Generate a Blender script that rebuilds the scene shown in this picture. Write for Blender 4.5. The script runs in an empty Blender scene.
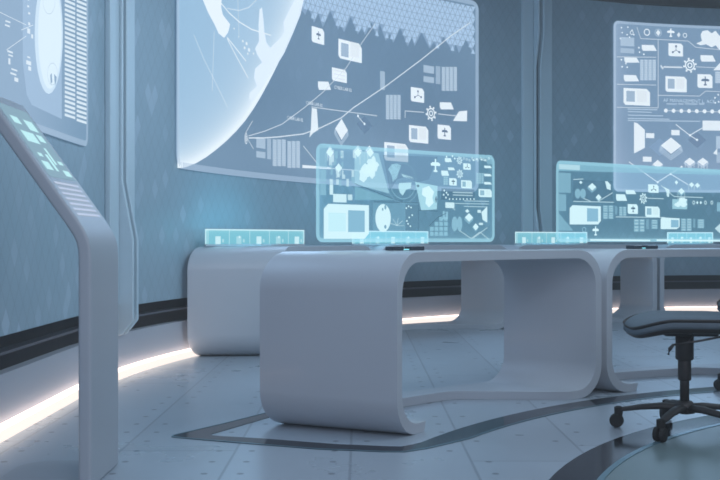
import bpy, bmesh, math, random
from mathutils import Vector
random.seed(7)
PI = math.pi
C = bpy.context.scene.collection
H = 0.8            # eye height
F = 1000.0         # focal length in pixels (50 mm on a 36 mm sensor at 720 px)

def lin(c):
    return tuple(((v/12.92) if v <= .04045 else ((v+.055)/1.055)**2.4) for v in c[:3])

# ------------------------------------------------------------------ materials
def new_mat(name):
    m = bpy.data.materials.new(name); m.use_nodes = True
    nt = m.node_tree; nt.nodes.clear()
    out = nt.nodes.new('ShaderNodeOutputMaterial')
    return m, nt, out

class N:
    """tiny node-expression helper"""
    def __init__(s, nt): s.nt = nt
    def val(s, v):
        return v
    def math(s, op, a, b=None, c=None, clamp=False):
        n = s.nt.nodes.new('ShaderNodeMath'); n.operation = op; n.use_clamp = clamp
        for i, v in enumerate((a, b, c)):
            if v is None: continue
            if isinstance(v, (int, float)): n.inputs[i].default_value = v
            else: s.nt.links.new(v, n.inputs[i])
        return n.outputs[0]
    def comb(s, x, y, z=0.0):
        n = s.nt.nodes.new('ShaderNodeCombineXYZ')
        for i, v in enumerate((x, y, z)):
            if isinstance(v, (int, float)): n.inputs[i].default_value = v
            else: s.nt.links.new(v, n.inputs[i])
        return n.outputs[0]
    def sep(s, v):
        n = s.nt.nodes.new('ShaderNodeSeparateXYZ'); s.nt.links.new(v, n.inputs[0]); return n.outputs
    def noise(s, vec, scale, detail=3, rough=.5):
        n = s.nt.nodes.new('ShaderNodeTexNoise'); n.inputs['Scale'].default_value = scale
        n.inputs['Detail'].default_value = detail; n.inputs['Roughness'].default_value = rough
        s.nt.links.new(vec, n.inputs['Vector']); return n.outputs['Fac']
    def white(s, vec):
        n = s.nt.nodes.new('ShaderNodeTexWhiteNoise'); n.noise_dimensions = '3D'
        s.nt.links.new(vec, n.inputs['Vector']); return n.outputs['Value']
    def mixc(s, f, a, b):
        n = s.nt.nodes.new('ShaderNodeMix'); n.data_type = 'RGBA'
        if isinstance(f, (int, float)): n.inputs[0].default_value = f
        else: s.nt.links.new(f, n.inputs[0])
        for i, v in ((6, a), (7, b)):
            if isinstance(v, tuple): n.inputs[i].default_value = (*v[:3], 1)
            else: s.nt.links.new(v, n.inputs[i])
        return n.outputs[2]
    def coord(s, which):
        n = s.nt.nodes.new('ShaderNodeTexCoord'); return n.outputs[which]

def plain(name, col, rough=.5, metal=0.0, var=.06, scale=6, bump=0.0, coat=0.0, spec=.5):
    m, nt, out = new_mat(name); e = N(nt)
    p = nt.nodes.new('ShaderNodeBsdfPrincipled')
    co = e.coord('Object')
    nz = e.noise(co, scale)
    c = lin(col)
    colr = e.mixc(nz, tuple(v*(1-var) for v in c), tuple(min(1, v*(1+var)) for v in c))
    nt.links.new(colr, p.inputs['Base Color'])
    r = e.math('ADD', e.math('MULTIPLY', nz, .12), rough-.06)
    nt.links.new(r, p.inputs['Roughness'])
    p.inputs['Metallic'].default_value = metal
    p.inputs['Coat Weight'].default_value = coat
    p.inputs['Specular IOR Level'].default_value = spec
    if bump:
        b = nt.nodes.new('ShaderNodeBump'); b.inputs['Strength'].default_value = bump; b.inputs['Distance'].default_value = .002
        nt.links.new(e.noise(co, scale*30), b.inputs['Height']); nt.links.new(b.outputs[0], p.inputs['Normal'])
    nt.links.new(p.outputs[0], out.inputs[0])
    return m

def emit(name, col, strength):
    m, nt, out = new_mat(name)
    p = nt.nodes.new('ShaderNodeEmission'); p.inputs[0].default_value = (*lin(col), 1); p.inputs[1].default_value = strength
    nt.links.new(p.outputs[0], out.inputs[0]); return m

def holo_mat(name, strength, sample):
    """light-made surface: colour and density come from the mesh's own 'glow' attribute"""
    m, nt, out = new_mat(name)
    a = nt.nodes.new('ShaderNodeAttribute'); a.attribute_name = 'glow'
    em = nt.nodes.new('ShaderNodeEmission'); em.inputs[1].default_value = strength
    tr = nt.nodes.new('ShaderNodeBsdfTransparent'); mx = nt.nodes.new('ShaderNodeMixShader')
    nt.links.new(a.outputs['Color'], em.inputs[0]); nt.links.new(a.outputs['Alpha'], mx.inputs[0])
    nt.links.new(tr.outputs[0], mx.inputs[1]); nt.links.new(em.outputs[0], mx.inputs[2])
    nt.links.new(mx.outputs[0], out.inputs[0])
    try: m.cycles.emission_sampling = sample
    except Exception: pass
    return m

M = {}
M['desk'] = plain('satin_lavender_white', (.72, .745, .775), .38, 0, .03, 2.5, coat=.15)
M['console'] = plain('console_shell', (.68, .71, .74), .42, 0, .04, 3)
M['foot'] = plain('foot_plate', (.55, .60, .65), .35, .3, .05, 5)
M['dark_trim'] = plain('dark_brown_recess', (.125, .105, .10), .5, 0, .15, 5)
M['rail'] = plain('dull_rail', (.40, .41, .44), .35, .5)
M['skirt'] = plain('pale_skirting', (.66, .69, .73), .45, 0, .03, 2)
M['pilaster'] = plain('pilaster_grey_green', (.73, .81, .85), .4, 0, .05, 3)
M['groove'] = plain('groove_dark', (.30, .36, .40), .6)
M['ceiling'] = plain('ceiling_grey', (.42, .46, .52), .7)
M['black'] = plain('black_plastic', (.20, .19, .19), .5, 0, .12, 12, bump=.15)
M['rubber'] = plain('rubber', (.09, .09, .09), .7, 0, .1, 20)
M['seat'] = plain('seat_fabric', (.38, .43, .47), .8, 0, .12, 25, bump=.3)
M['steel'] = plain('steel', (.36, .37, .39), .3, .8)
M['glass_dark'] = plain('dark_glass', (.20, .24, .28), .15, 0, .05, 4, coat=.5)
M['holo'] = holo_mat('hologram_light', 1.14, 'NONE')
M['holo_panel'] = holo_mat('hologram_panel_light', 1.08, 'NONE')
def holo_add(name):
    m, nt, out = new_mat(name)
    a = nt.nodes.new('ShaderNodeAttribute'); a.attribute_name = 'glow'
    em = nt.nodes.new('ShaderNodeEmission'); tr = nt.nodes.new('ShaderNodeBsdfTransparent'); ad = nt.nodes.new('ShaderNodeAddShader')
    tr.inputs[0].default_value = (.80, .84, .87, 1)
    nt.links.new(a.outputs['Color'], em.inputs[0]); nt.links.new(a.outputs['Alpha'], em.inputs[1])
    nt.links.new(tr.outputs[0], ad.inputs[0]); nt.links.new(em.outputs[0], ad.inputs[1]); nt.links.new(ad.outputs[0], out.inputs[0])
    m.cycles.emission_sampling = 'NONE'; return m
M['holo_add'] = holo_add('hologram_glass_light')
M['led'] = emit('warm_led', (1.0, .945, .915), 1.2)
M['led_top'] = emit('warm_led_top', (1.0, .89, .84), 3.6)
M['cyan_led'] = emit('cyan_led', (.55, .9, .95), 1.6)

def wall_mat():
    m, nt, out = new_mat('wall_diamond_panel'); e = N(nt)
    p = nt.nodes.new('ShaderNodeBsdfPrincipled')
    uv = nt.nodes.new('ShaderNodeUVMap'); uv.uv_map = 'UVMap'
    x, y, z = e.sep(uv.outputs[0])
    a = e.math('ADD', e.math('DIVIDE', x, .105), e.math('DIVIDE', y, .150))
    b = e.math('SUBTRACT', e.math('DIVIDE', x, .105), e.math('DIVIDE', y, .150))
    fa, fb = e.math('FLOOR', a), e.math('FLOOR', b)
    rnd = e.white(e.comb(fa, fb, 3.0))
    reg = e.noise(e.comb(x, y, 0), .9, 2)
    lit = e.math('MULTIPLY', e.math('GREATER_THAN', rnd, .86), e.math('SUBTRACT', reg, .42, clamp=True))
    # edge lines of each diamond
    da = e.math('ABSOLUTE', e.math('SUBTRACT', e.math('FRACT', a), .5))
    db = e.math('ABSOLUTE', e.math('SUBTRACT', e.math('FRACT', b), .5))
    edge = e.math('GREATER_THAN', e.math('MAXIMUM', da, db), .475)
    big = e.noise(e.comb(x, y, 0), .6, 3)
    c = e.mixc(big, lin((.55, .65, .705)), lin((.605, .70, .75)))
    c = e.mixc(e.math('MULTIPLY', rnd, .34), c, lin((.64, .72, .77)))
    c = e.mixc(e.math('MULTIPLY', lit, 1.3, clamp=True), c, lin((.80, .87, .93)))
    c = e.mixc(e.math('MULTIPLY', edge, .22), c, lin((.24, .29, .34)))
    nt.links.new(c, p.inputs['Base Color'])
    nt.links.new(e.math('ADD', e.math('MULTIPLY', rnd, .15), .42), p.inputs['Roughness'])
    bp = nt.nodes.new('ShaderNodeBump'); bp.inputs['Strength'].default_value = .22; bp.inputs['Distance'].default_value = .003
    nt.links.new(e.math('ADD', rnd, e.math('MULTIPLY', edge, -.8)), bp.inputs['Height'])
    nt.links.new(bp.outputs[0], p.inputs['Normal'])
    nt.links.new(p.outputs[0], out.inputs[0]); return m
M['wall'] = wall_mat()

def floor_mat(name, base, dark, platform=False):
    m, nt, out = new_mat(name); e = N(nt)
    p = nt.nodes.new('ShaderNodeBsdfPrincipled')
    co = e.coord('Object'); x, y, z = e.sep(co)
    W = .437
    sx = e.math('DIVIDE', e.math('ADD', x, .035), W)
    col_i = e.math('FLOOR', sx); fx = e.math('FRACT', sx)
    dseam = e.math('MULTIPLY', e.math('MINIMUM', fx, e.math('SUBTRACT', 1.0, fx)), W)   # metres to nearest long seam
    seam1 = e.math('LESS_THAN', dseam, .005)
    off = e.math('MULTIPLY', e.white(e.comb(col_i, 1.0, 7.0)), 2.3)
    sy = e.math('DIVIDE', e.math('ADD', y, off), 2.3)
    fy = e.math('FRACT', sy)
    dsy = e.math('MULTIPLY', e.math('MINIMUM', fy, e.math('SUBTRACT', 1.0, fy)), 2.3)
    seam2 = e.math('LESS_THAN', dsy, .005)
    seam = e.math('MAXIMUM', seam1, seam2)
    # fastener heads: a row either side of each long seam
    ry = e.math('SUBTRACT', e.math('FRACT', e.math('DIVIDE', y, .185)), .5)
    dy = e.math('MULTIPLY', ry, .185)
    dx = e.math('SUBTRACT', dseam, .062)
    d = e.math('SQRT', e.math('ADD', e.math('MULTIPLY', dx, dx), e.math('MULTIPLY', dy, dy)))
    dot = e.math('LESS_THAN', d, .0125)
    keep = e.math('GREATER_THAN', e.white(e.comb(col_i, e.math('FLOOR', e.math('DIVIDE', y, .185)), 2.0)), .25)
    dot = e.math('MULTIPLY', dot, keep)
    n1 = e.noise(co, 1.2, 5, .6); n2 = e.noise(co, 14, 4, .6)
    tone = e.math('ADD', e.math('MULTIPLY', e.white(e.comb(col_i, e.math('FLOOR', sy), 0.0)), .35), e.math('MULTIPLY', n1, .65))
    c = e.mixc(tone, lin(tuple(v*.93 for v in base)), lin(tuple(min(1, v*1.07) for v in base)))
    c = e.mixc(e.math('MULTIPLY', e.math('MULTIPLY', n2, n1), .25), c, lin(dark))
    c = e.mixc(e.math('MULTIPLY', seam, .38), c, lin(dark))
    c = e.mixc(e.math('MULTIPLY', dot, .75), c, lin(dark))
    nt.links.new(c, p.inputs['Base Color'])
    p.inputs['Metallic'].default_value = .15
    nt.links.new(e.math('ADD', e.math('MULTIPLY', n1, .26), .17), p.inputs['Roughness'])
    bp = nt.nodes.new('ShaderNodeBump'); bp.inputs['Strength'].default_value = .5; bp.inputs['Distance'].default_value = .003
    hgt = e.math('ADD', e.math('MULTIPLY', e.math('MAXIMUM', seam, dot), -1.0), e.math('MULTIPLY', n2, .12))
    nt.links.new(hgt, bp.inputs['Height']); nt.links.new(bp.outputs[0], p.inputs['Normal'])
    nt.links.new(p.outputs[0], out.inputs[0]); return m
M['floor'] = floor_mat('floor_plates', (.69, .735, .775), (.33, .37, .42))
M['floor_in'] = plain('inner_floor', (.46, .53, .54), .34, .1, .06, 2)
M['inlay'] = plain('gloss_inlay', (.15, .17, .20), .12, .5, .1, 3)
M['inlay_edge'] = plain('inlay_edge', (.45, .58, .63), .3, .5)

# ------------------------------------------------------------------ object helpers
def obj(name, verts, faces, mat, parent=None, smooth=False, origin=None):
    me = bpy.data.meshes.new(name)
    if origin is not None:
        verts = [(v[0]-origin[0], v[1]-origin[1], v[2]-origin[2]) for v in verts]
    me.from_pydata([tuple(v) for v in verts], [], faces); me.update()
    bm = bmesh.new(); bm.from_mesh(me); bmesh.ops.recalc_face_normals(bm, faces=bm.faces); bm.to_mesh(me); bm.free()
    me.materials.append(mat)
    if smooth:
        for p in me.polygons: p.use_smooth = True
    o = bpy.data.objects.new(name, me); C.objects.link(o)
    if origin is not None: o.location = origin
    if parent is not None:
        o.parent = parent
        if origin is None: o.location = (-parent.location[0], -parent.location[1], -parent.location[2]) if parent.rotation_euler.z == 0 else (0, 0, 0)
    return o

def thing(name, label, cat, loc=(0, 0, 0), rotz=0, group=None):
    o = bpy.data.objects.new(name, None); C.objects.link(o); o.empty_display_size = .1
    o.location = loc; o.rotation_euler = (0, 0, rotz); o['label'] = label; o['category'] = cat
    if group: o['group'] = group
    return o

def tag(o, label, cat, group=None):
    o['label'] = label; o['category'] = cat
    if group: o['group'] = group
    return o

def struct(o): o['kind'] = 'structure'; return o

def bevel(o, w, seg=3, ang=40):
    b = o.modifiers.new('bevel', 'BEVEL'); b.width = w; b.segments = seg; b.limit_method = 'ANGLE'; b.angle_limit = math.radians(ang)
    for p in o.data.polygons: p.use_smooth = True
    w_ = o.modifiers.new('wn', 'WEIGHTED_NORMAL'); w_.keep_sharp = True
    return o

class MB:
    def __init__(s): s.v = []; s.f = []
    def add(s, vs, fs):
        k = len(s.v); s.v += [tuple(v) for v in vs]; s.f += [tuple(i+k for i in f) for f in fs]
    def box(s, x0, x1, y0, y1, z0, z1):
        s.add([(x, y, z) for z in (z0, z1) for y in (y0, y1) for x in (x0, x1)],
              [(0, 1, 3, 2), (4, 6, 7, 5), (0, 4, 5, 1), (2, 3, 7, 6), (0, 2, 6, 4), (1, 5, 7, 3)])
    def tube(s, pts, radii, n=14, flat=1.0, caps=True):
        pts = [Vector(p) for p in pts]; rings = []
        for i, p in enumerate(pts):
            t = (pts[min(i+1, len(pts)-1)]-pts[max(i-1, 0)]).normalized()
            up = Vector((0, 0, 1)) if abs(t.z) < .9 else Vector((1, 0, 0))
            a = t.cross(up).normalized(); b = a.cross(t).normalized()
            r = radii[i] if isinstance(radii, (list, tuple)) else radii
            rings.append([p + a*r*math.cos(2*PI*k/n) + b*r*flat*math.sin(2*PI*k/n) for k in range(n)])
        vs = [v for r in rings for v in r]; fs = []
        for i in range(len(rings)-1):
            for k in range(n):
                fs.append((i*n+k, i*n+(k+1) % n, (i+1)*n+(k+1) % n, (i+1)*n+k))
        if caps: fs += [tuple(range(n)), tuple((len(rings)-1)*n+k for k in range(n))]
        s.add(vs, fs)
    def lathe(s, prof, n=24, axis_loc=(0, 0, 0)):
        vs = [(axis_loc[0]+r*math.cos(2*PI*k/n), axis_loc[1]+r*math.sin(2*PI*k/n), axis_loc[2]+z) for r, z in prof for k in range(n)]
        fs = []
        for i in range(len(prof)-1):
            for k in range(n): fs.append((i*n+k, i*n+(k+1) % n, (i+1)*n+(k+1) % n, (i+1)*n+k))
        fs += [tuple(range(n)), tuple((len(prof)-1)*n+k for k in range(n))]
        s.add(vs, fs)
    def build(s, name, mat, parent=None, smooth=True, local=False):
        if local:
            me_o = obj(name, s.v, s.f, mat, None, smooth); me_o.parent = parent; return me_o
        return obj(name, s.v, s.f, mat, parent, smooth)

def G(x, y, z=0.0):
    """where the sight line through image point (x,y) meets the height z"""
    d = F*(H-z)/(y-240.0); return ((x-360.0)/F*d, d)

# ------------------------------------------------------------------ the room
RC = (4.83, 4.99); RW = 6.30
def circ(R, deg):
    # past 180 degrees the curved wall runs on as a straight one
    if deg > 180: return (RC[0]-R, RC[1]-RW*math.tan(math.radians(deg-180)))
    return (RC[0]+R*math.cos(math.radians(deg)), RC[1]+R*math.sin(math.radians(deg)))
ARC = [196-i*1.0 for i in range(0, 197)]    # from 196 deg (left of camera) round to 0 deg
def arc_sweep(name, prof, mat, degs=ARC, uv=False, smooth=True, closed=True):
    """sweep a (inward offset, z) profile round the room's curved wall"""
    vs = []; fs = []; n = len(prof)
    for d in degs:
        for (o_, z) in prof:
            x, y = circ(RW-o_, d); vs.append((x, y, z))
    m = n if closed else n-1
    for i in range(len(degs)-1):
        for k in range(m):
            a, b = i*n+k, i*n+(k+1) % n
            fs.append((a, b, b+n, a+n))
    if closed: fs += [tuple(range(n)), tuple((len(degs)-1)*n+k for k in range(n))]
    o = obj(name, vs, fs, mat, None, False)
    if uv:
        me = o.data; l = me.uv_layers.new(name='UVMap')
        for lp in me.loops:
            v = me.vertices[lp.vertex_index].co
            th = math.atan2(v.y-RC[1], v.x-RC[0])
            if v.y < RC[1] and v.x < RC[0]: th = PI+(RC[1]-v.y)/RW
            l.data[lp.index].uv = (th*RW, v.z)
    if smooth:
        for p in o.data.polygons: p.use_smooth = True
        o.data.set_sharp_from_angle(angle=math.radians(30))
    return o

WT, WB = 3.40, .405
struct(arc_sweep('wall_back', [(0, WB), (0, 1.2), (0, 2.2), (0, WT+.3), (-.25, WT+.3), (-.25, WB)], M['wall'], uv=True))
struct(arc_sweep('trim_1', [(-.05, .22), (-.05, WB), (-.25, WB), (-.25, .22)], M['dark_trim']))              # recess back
struct(arc_sweep('trim_2', [(.012, .330), (.012, .342), (-.05, .342), (-.05, .330)], M['rail']))
struct(arc_sweep('trim_3', [(.05, WT), (.05, WT+.14), (0.0, WT+.14), (0.0, WT)], M['dark_trim']))              # dark cornice
struct(arc_sweep('baseboard_back', [(.012, .062), (.004, .25), (-.05, .25), (-.25, .25), (-.25, 0), (.012, 0)], M['skirt']))
ls = arc_sweep('floor_light_strip', [(.060, .004), (.060, .050), (.014, .056), (.014, .004)], M['led'])
ls.data.materials.append(M['led_top'])
for p_ in ls.data.polygons:
    if p_.normal.z > .7: p_.material_index = 1
tag(ls, 'warm white light strip running along the floor at the foot of the curved wall', 'light strip')

def wall_slab(name, x0, x1, y0, y1):
    b = MB(); b.box(x0, x1, y0, y1, 0, WT+.3)
    o = b.build(name, M['wall'], smooth=False)
    l = o.data.uv_layers.new(name='UVMap')
    for lp in o.data.loops:
        v = o.data.vertices[lp.vertex_index].co
        l.data[lp.index].uv = (v.x+v.y, v.z)
    return struct(o)
lx = circ(RW, 196)[0]
wall_slab('wall_left', lx-.2, lx, -2.6, circ(RW, 196)[1])
wall_slab('wall_front', lx-.2, 11.4, -2.8, -2.6)
wall_slab('wall_right', 11.14, 11.34, -2.6, 5.0)
b = MB(); b.box(lx-.6, 11.6, -2.8, 11.7, -.1, 0); struct(b.build('floor', M['floor'], smooth=False))
b = MB(); b.box(lx-.6, 11.6, -2.8, 11.7, WT+.3, WT+.4); struct(b.build('ceiling', M['ceiling'], smooth=False))

def hit_wall(px, R=RW):
    """polar angle where the sight line of image column px meets the curved wall"""
    k = (px-360)/F
    a = 1+k*k; bq = -2*(RC[0]*k+RC[1]); c = RC[0]**2+RC[1]**2-R*R
    Z = (-bq+math.sqrt(max(0, bq*bq-4*a*c)))/(2*a)
    if k < -.2 and Z < RC[1]+.3 or bq*bq < 4*a*c:
        Zs = (RC[0]-R)/k
        if Zs < RC[1]: return 180+math.degrees(math.atan((RC[1]-Zs)/RW)), Zs
    return math.degrees(math.atan2(Z-RC[1], k*Z-RC[0])) % 360, Z

def pilaster(px_gap, label, w=.175):
    d0, _ = hit_wall(px_gap); per = 360/(2*PI*RW)
    root = thing('wall_pilaster', label, 'pilaster', (*circ(RW-.02, d0), WB-.1), 0, None)
    def seg(name, a0, a1, prof_in, mat):
        # a0,a1 tangential metres (positive = to the right); prof_in list of (inward, z)
        steps = 4; vs = []; fs = []
        n = len(prof_in)+2
        for i in range(steps+1):
            dd = d0-(a0+(a1-a0)*i/steps)*per
            pr = [(-.0, prof_in[0][1])]+prof_in+[(-.0, prof_in[-1][1])]
            for (o_, z) in pr:
                x, y = circ(RW-o_, dd); vs.append((x, y, z))
        for i in range(steps):
            for k in range(n): fs.append((i*n+k, i*n+(k+1) % n, (i+1)*n+(k+1) % n, (i+1)*n+k))
        fs += [tuple(range(n)), tuple(steps*n+k for k in range(n))]
        o = obj(name, vs, fs, mat, root, False); bevel(o, .006, 2); return o
    top = WT
    flat = [(.035, .43), (.035, top)]
    seg('pilaster_board', -w-.02, -.055, flat, M['pilaster'])
    seg('pilaster_board', .055, w+.02, flat, M['pilaster'])
    seg('groove_back', -.055, .055, [(.012, .43), (.012, top)], M['groove'])
    fin = [(.01, .245), (.045, .25), (.115, .335), (.115, .80), (.050, 1.14), (.050, 2.62), (.105, 2.95), (.105, top)]
    seg('fin', -.05, -.024, fin, M['pilaster'])
    seg('fin', .024, .05, fin, M['pilaster'])
    return root
pilaster(117, 'grey pilaster with twin angled fins left of the globe display')
pilaster(535.5, 'grey pilaster with twin fins between the globe display and right wall display')

# ------------------------------------------------------------------ floor inlays
FC = (3.2, 2.3)     # centre of the inner work circle
def fpt(R, deg): return (FC[0]+R*math.cos(math.radians(deg)), FC[1]+R*math.sin(math.radians(deg)))
def ribbon(name, inner, outer, z0, z1, mat, closed=False):
    n = len(inner); vs = []; fs = []
    for (a, b_) in zip(inner, outer):
        vs += [(a[0], a[1], z0), (a[0], a[1], z1), (b_[0], b_[1], z1), (b_[0], b_[1], z0)]
    m = n if closed else n-1
    for i in range(m):
        j = (i+1) % n
        for k in range(4): fs.append((i*4+k, i*4+(k+1) % 4, j*4+(k+1) % 4, j*4+k))
    if not closed: fs += [(0, 1, 2, 3), tuple((n-1)*4+k for k in range(4))]
    return obj(name, vs, fs, mat, None, False)

def smooth_path(pts, it=3, closed=False):
    for _ in range(it):
        q = []
        m = len(pts)
        rng = range(m) if closed else range(m-1)
        if not closed: q.append(pts[0])
        for i in rng:
            a, b_ = pts[i], pts[(i+1) % m]
            q.append((a[0]*.75+b_[0]*.25, a[1]*.75+b_[1]*.25)); q.append((a[0]*.25+b_[0]*.75, a[1]*.25+b_[1]*.75))
        if not closed: q.append(pts[-1])
        pts = q
    return pts
def offset(path, d, closed):
    out = []; n = len(path)
    for i in range(n):
        a = path[(i-1) % n] if (closed or i > 0) else path[0]; c = path[(i+1) % n] if (closed or i < n-1) else path[-1]
        tx, ty = c[0]-a[0], c[1]-a[1]; l = math.hypot(tx, ty) or 1
        out.append((path[i][0]+ty/l*d, path[i][1]-tx/l*d))
    return out
# closed strip round the desk platform: pointed left end, front arc, far right end, back arc
o_ = [(-.44, 4.62), (-.60, 4.35), (-.735, 4.14), (-.768, 4.09), (-.765, 4.055), (-.73, 4.035), (-.54, 3.96), (-.164, 3.817), (.09, 3.768), (.17, 3.768), (.26, 3.83)]
i_ = [(-.38, 4.56), (-.50, 4.33), (-.600, 4.135), (-.614, 4.11), (-.606, 4.09), (-.58, 4.075), (-.386, 4.02), (-.088, 3.91), (.12, 3.868), (.165, 3.868), (.20, 3.90)]
for k in range(45):
    o_.append(fpt(3.25, 148-2*k)); i_.append(fpt(3.385, 151-91*k/44))
o_ += [(5.1, 5.2), (5.6, 5.5)]; i_ += [(5.05, 5.35), (5.35, 5.6)]
for a in range(57, 142, 2): o_.append(fpt(4.13, a)); i_.append(fpt(4.03, a))
struct(ribbon('trim_4', i_, o_, -.01, .0022, M['inlay'], True))
def grow(pts, d):
    c = (1.0, 4.6); return offset(pts, d, True)
struct(ribbon('trim_5', o_, grow(o_, -.008) if True else o_, -.01, .0035, M['inlay_edge'], True))
ins = [fpt(2.62, a) for a in range(-60, 240, 3)]; ous = [fpt(2.77, a) for a in range(-60, 240, 3)]
struct(ribbon('trim_6', ins, ous, -.01, .0022, M['inlay']))
struct(ribbon('trim_7', [fpt(2.60, a) for a in range(-60, 240, 3)], [fpt(2.622, a) for a in range(-60, 240, 3)], -.01, .0035, M['inlay_edge']))
vs = [(*fpt(2.6, a), .0012) for a in range(0, 360, 4)]
struct(obj('trim_8', vs+[(v[0], v[1], -.005) for v in vs], [tuple(range(90))]+[(i, (i+1) % 90, 90+(i+1) % 90, 90+i) for i in range(90)], M['floor_in']))

# ------------------------------------------------------------------ desks
def desk(FL, FR, BL, BR, centre, label, top=.75, group=None, bulge_f=True, cutL=.07, cutR=.86):
    """a bent band desk: rounded-rectangle loop, extruded from its front to its back edge, floor web cut away at the front"""
    t = .043; R = .16
    def pol(p): return math.hypot(p[0]-centre[0], p[1]-centre[1]), math.atan2(p[1]-centre[1], p[0]-centre[0])
    def arcp(A, B_, u):
        ra, aa = pol(A); rb, ab = pol(B_)
        r = ra+(rb-ra)*u; a = aa+(ab-aa)*u
        return (centre[0]+r*math.cos(a), centre[1]+r*math.sin(a))
    W = math.hypot(FR[0]-FL[0], FR[1]-FL[1])
    root = thing('workstation_desk', label, 'desk', ((FL[0]+FR[0]+BL[0]+BR[0])/4, (FL[1]+FR[1]+BL[1]+BR[1])/4, 0), 0, group)
    def loop(inset, rad):
        x0, x1, z0, z1 = inset, W-inset, inset, top-inset
        pts = []; K = 8
        def corner(cx, cz, a0):
            for k in range(K+1):
                a = a0+PI/2*k/K; pts.append((cx+rad*math.cos(a), cz+rad*math.sin(a)))
        # bottom run left->right split in steps, then corners ccw
        corner(x1-rad, z0+rad, -PI/2)
        corner(x1-rad, z1-rad, 0)
        for k in range(1, 12): pts.append((x1-rad+(x0+rad-(x1-rad))*k/12, z1))
        corner(x0+rad, z1-rad, PI/2)
        corner(x0+rad, z0+rad, PI)
        nb = 60
        for k in range(1, nb): pts.append((x0+rad+(x1-2*rad-x0)*k/nb, z0))
        return pts
    outer = loop(0, R); inner = loop(t, R-t+.015)
    n = len(outer)
    def front_v(s, z):
        """how far back (0 front .. 1 back) the band starts: only the floor web is cut away"""
        if z > .12: return 0.0
        if s > W*.5:
            e = (W*cutR-s)/(W*.21)
        else:
            e = (s-R-cutL)/.03
        e = max(0, min(1, e)); e = .6*e+.4*e*e*(3-2*e)
        if z > .06: e = 0
        return e*.76
    V = 7; vs = []; fs = []
    for ring in (outer, inner):
        for i, (s, z) in enumerate(ring):
            so = outer[i][0]
            f0 = front_v(so, outer[i][1])
            for j in range(V+1):
                v = f0+(1-f0)*j/V
                a = arcp(FL, FR, s/W); c = arcp(BL, BR, s/W)
                vs.append((a[0]+(c[0]-a[0])*v, a[1]+(c[1]-a[1])*v, z+.0))
    def idx(r, i, j): return r*n*(V+1)+(i % n)*(V+1)+j
    for i in range(n):
        for j in range(V):
            fs.append((idx(0, i, j), idx(0, i+1, j), idx(0, i+1, j+1), idx(0, i, j+1)))
            fs.append((idx(1, i, j), idx(1, i, j+1), idx(1, i+1, j+1), idx(1, i+1, j)))
        fs.append((idx(0, i, 0), idx(1, i, 0), idx(1, i+1, 0), idx(0, i+1, 0)))
        fs.append((idx(0, i, V), idx(0, i+1, V), idx(1, i+1, V), idx(1, i, V)))
    o = obj('band_shell', vs, fs, M['desk'], root, True)
    b = o.modifiers.new('bevel', 'BEVEL'); b.width = .007; b.segments = 3; b.limit_method = 'ANGLE'; b.angle_limit = math.radians(50)
    w_ = o.modifiers.new('wn', 'WEIGHTED_NORMAL')
    root['W'] = W
    def at(u, v):
        a = arcp(FL, FR, u); c = arcp(BL, BR, u); return (a[0]+(c[0]-a[0])*v, a[1]+(c[1]-a[1])*v)
    return root, at
d1, at1 = desk((.148, 3.985), (1.240, 5.130), (-.425, 4.235), (.815, 5.42), FC,
               'large pale curved band desk nearest the camera, its rounded end panel facing left')
d2, at2 = desk((1.276, 5.170), (2.74, 5.76), (.862, 5.465), (2.60, 6.22), FC,
               'pale band desk directly behind the black swivel chair, in the front row')
BC = (3.1, 5.6)
BT = .755
a0, at3 = desk((-.535, 6.83), (.13, 8.13), (-1.165, 6.745), (-.27, 8.36), BC, 'pale band desk against the left wall, end panel behind the large near desk', BT)
a1, at4 = desk((.145, 8.145), (1.375, 9.03), (-.255, 8.38), (.99, 9.41), BC, 'back row band desk seen through the opening of the large near desk', BT)
a2, at5 = desk((1.39, 9.04), (2.86, 9.62), (1.005, 9.42), (2.69, 10.15), BC, 'back row band desk whose side panel shows just above the black chair seat', BT)
a3, at6 = desk((2.89, 9.63), (4.45, 9.55), (2.73, 10.16), (4.5, 10.2), BC, 'back row band desk at the right edge behind the chair', BT)

# ------------------------------------------------------------------ drawn light: surfaces
class Cyl:
    """inside face of the curved wall; u = metres along the wall to the right, v = height"""
    def __init__(s, off): s.off = off; s.k = 0.0
    def uv(s, px, py):
        d, Z = hit_wall(px, RW-s.off)
        return (-math.radians(d)*RW, H+(240-py)/F*Z)
    def p(s, u, v, l=0):
        R = RW-s.off-l*.0035
        return (*circ(R, math.degrees(-u/RW)), v)
    def scale(s, px): return hit_wall(px, RW-s.off)[1]/F
class Pln:
    """upright flat pane through two floor points"""
    def __init__(s, A, B_):
        s.A = A; L = math.hypot(B_[0]-A[0], B_[1]-A[1]); s.L = L; s.d = ((B_[0]-A[0])/L, (B_[1]-A[1])/L)
    def uv(s, px, py):
        k = (px-360)/F      # X = k Z
        # A + u d : (Ax+u dx) = k (Ay+u dy)
        u = (k*s.A[1]-s.A[0])/(s.d[0]-k*s.d[1]); Z = s.A[1]+u*s.d[1]
        return (u, H+(240-py)/F*Z)
    def p(s, u, v, l=0):
        nx, ny = s.d[1], -s.d[0]      # towards the room side
        return (s.A[0]+u*s.d[0]+nx*l*.0012, s.A[1]+u*s.d[1]+ny*l*.0012, v)
    def scale(s, px):
        u, _ = s.uv(px, 0); return (s.A[1]+u*s.d[1])/F

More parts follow.
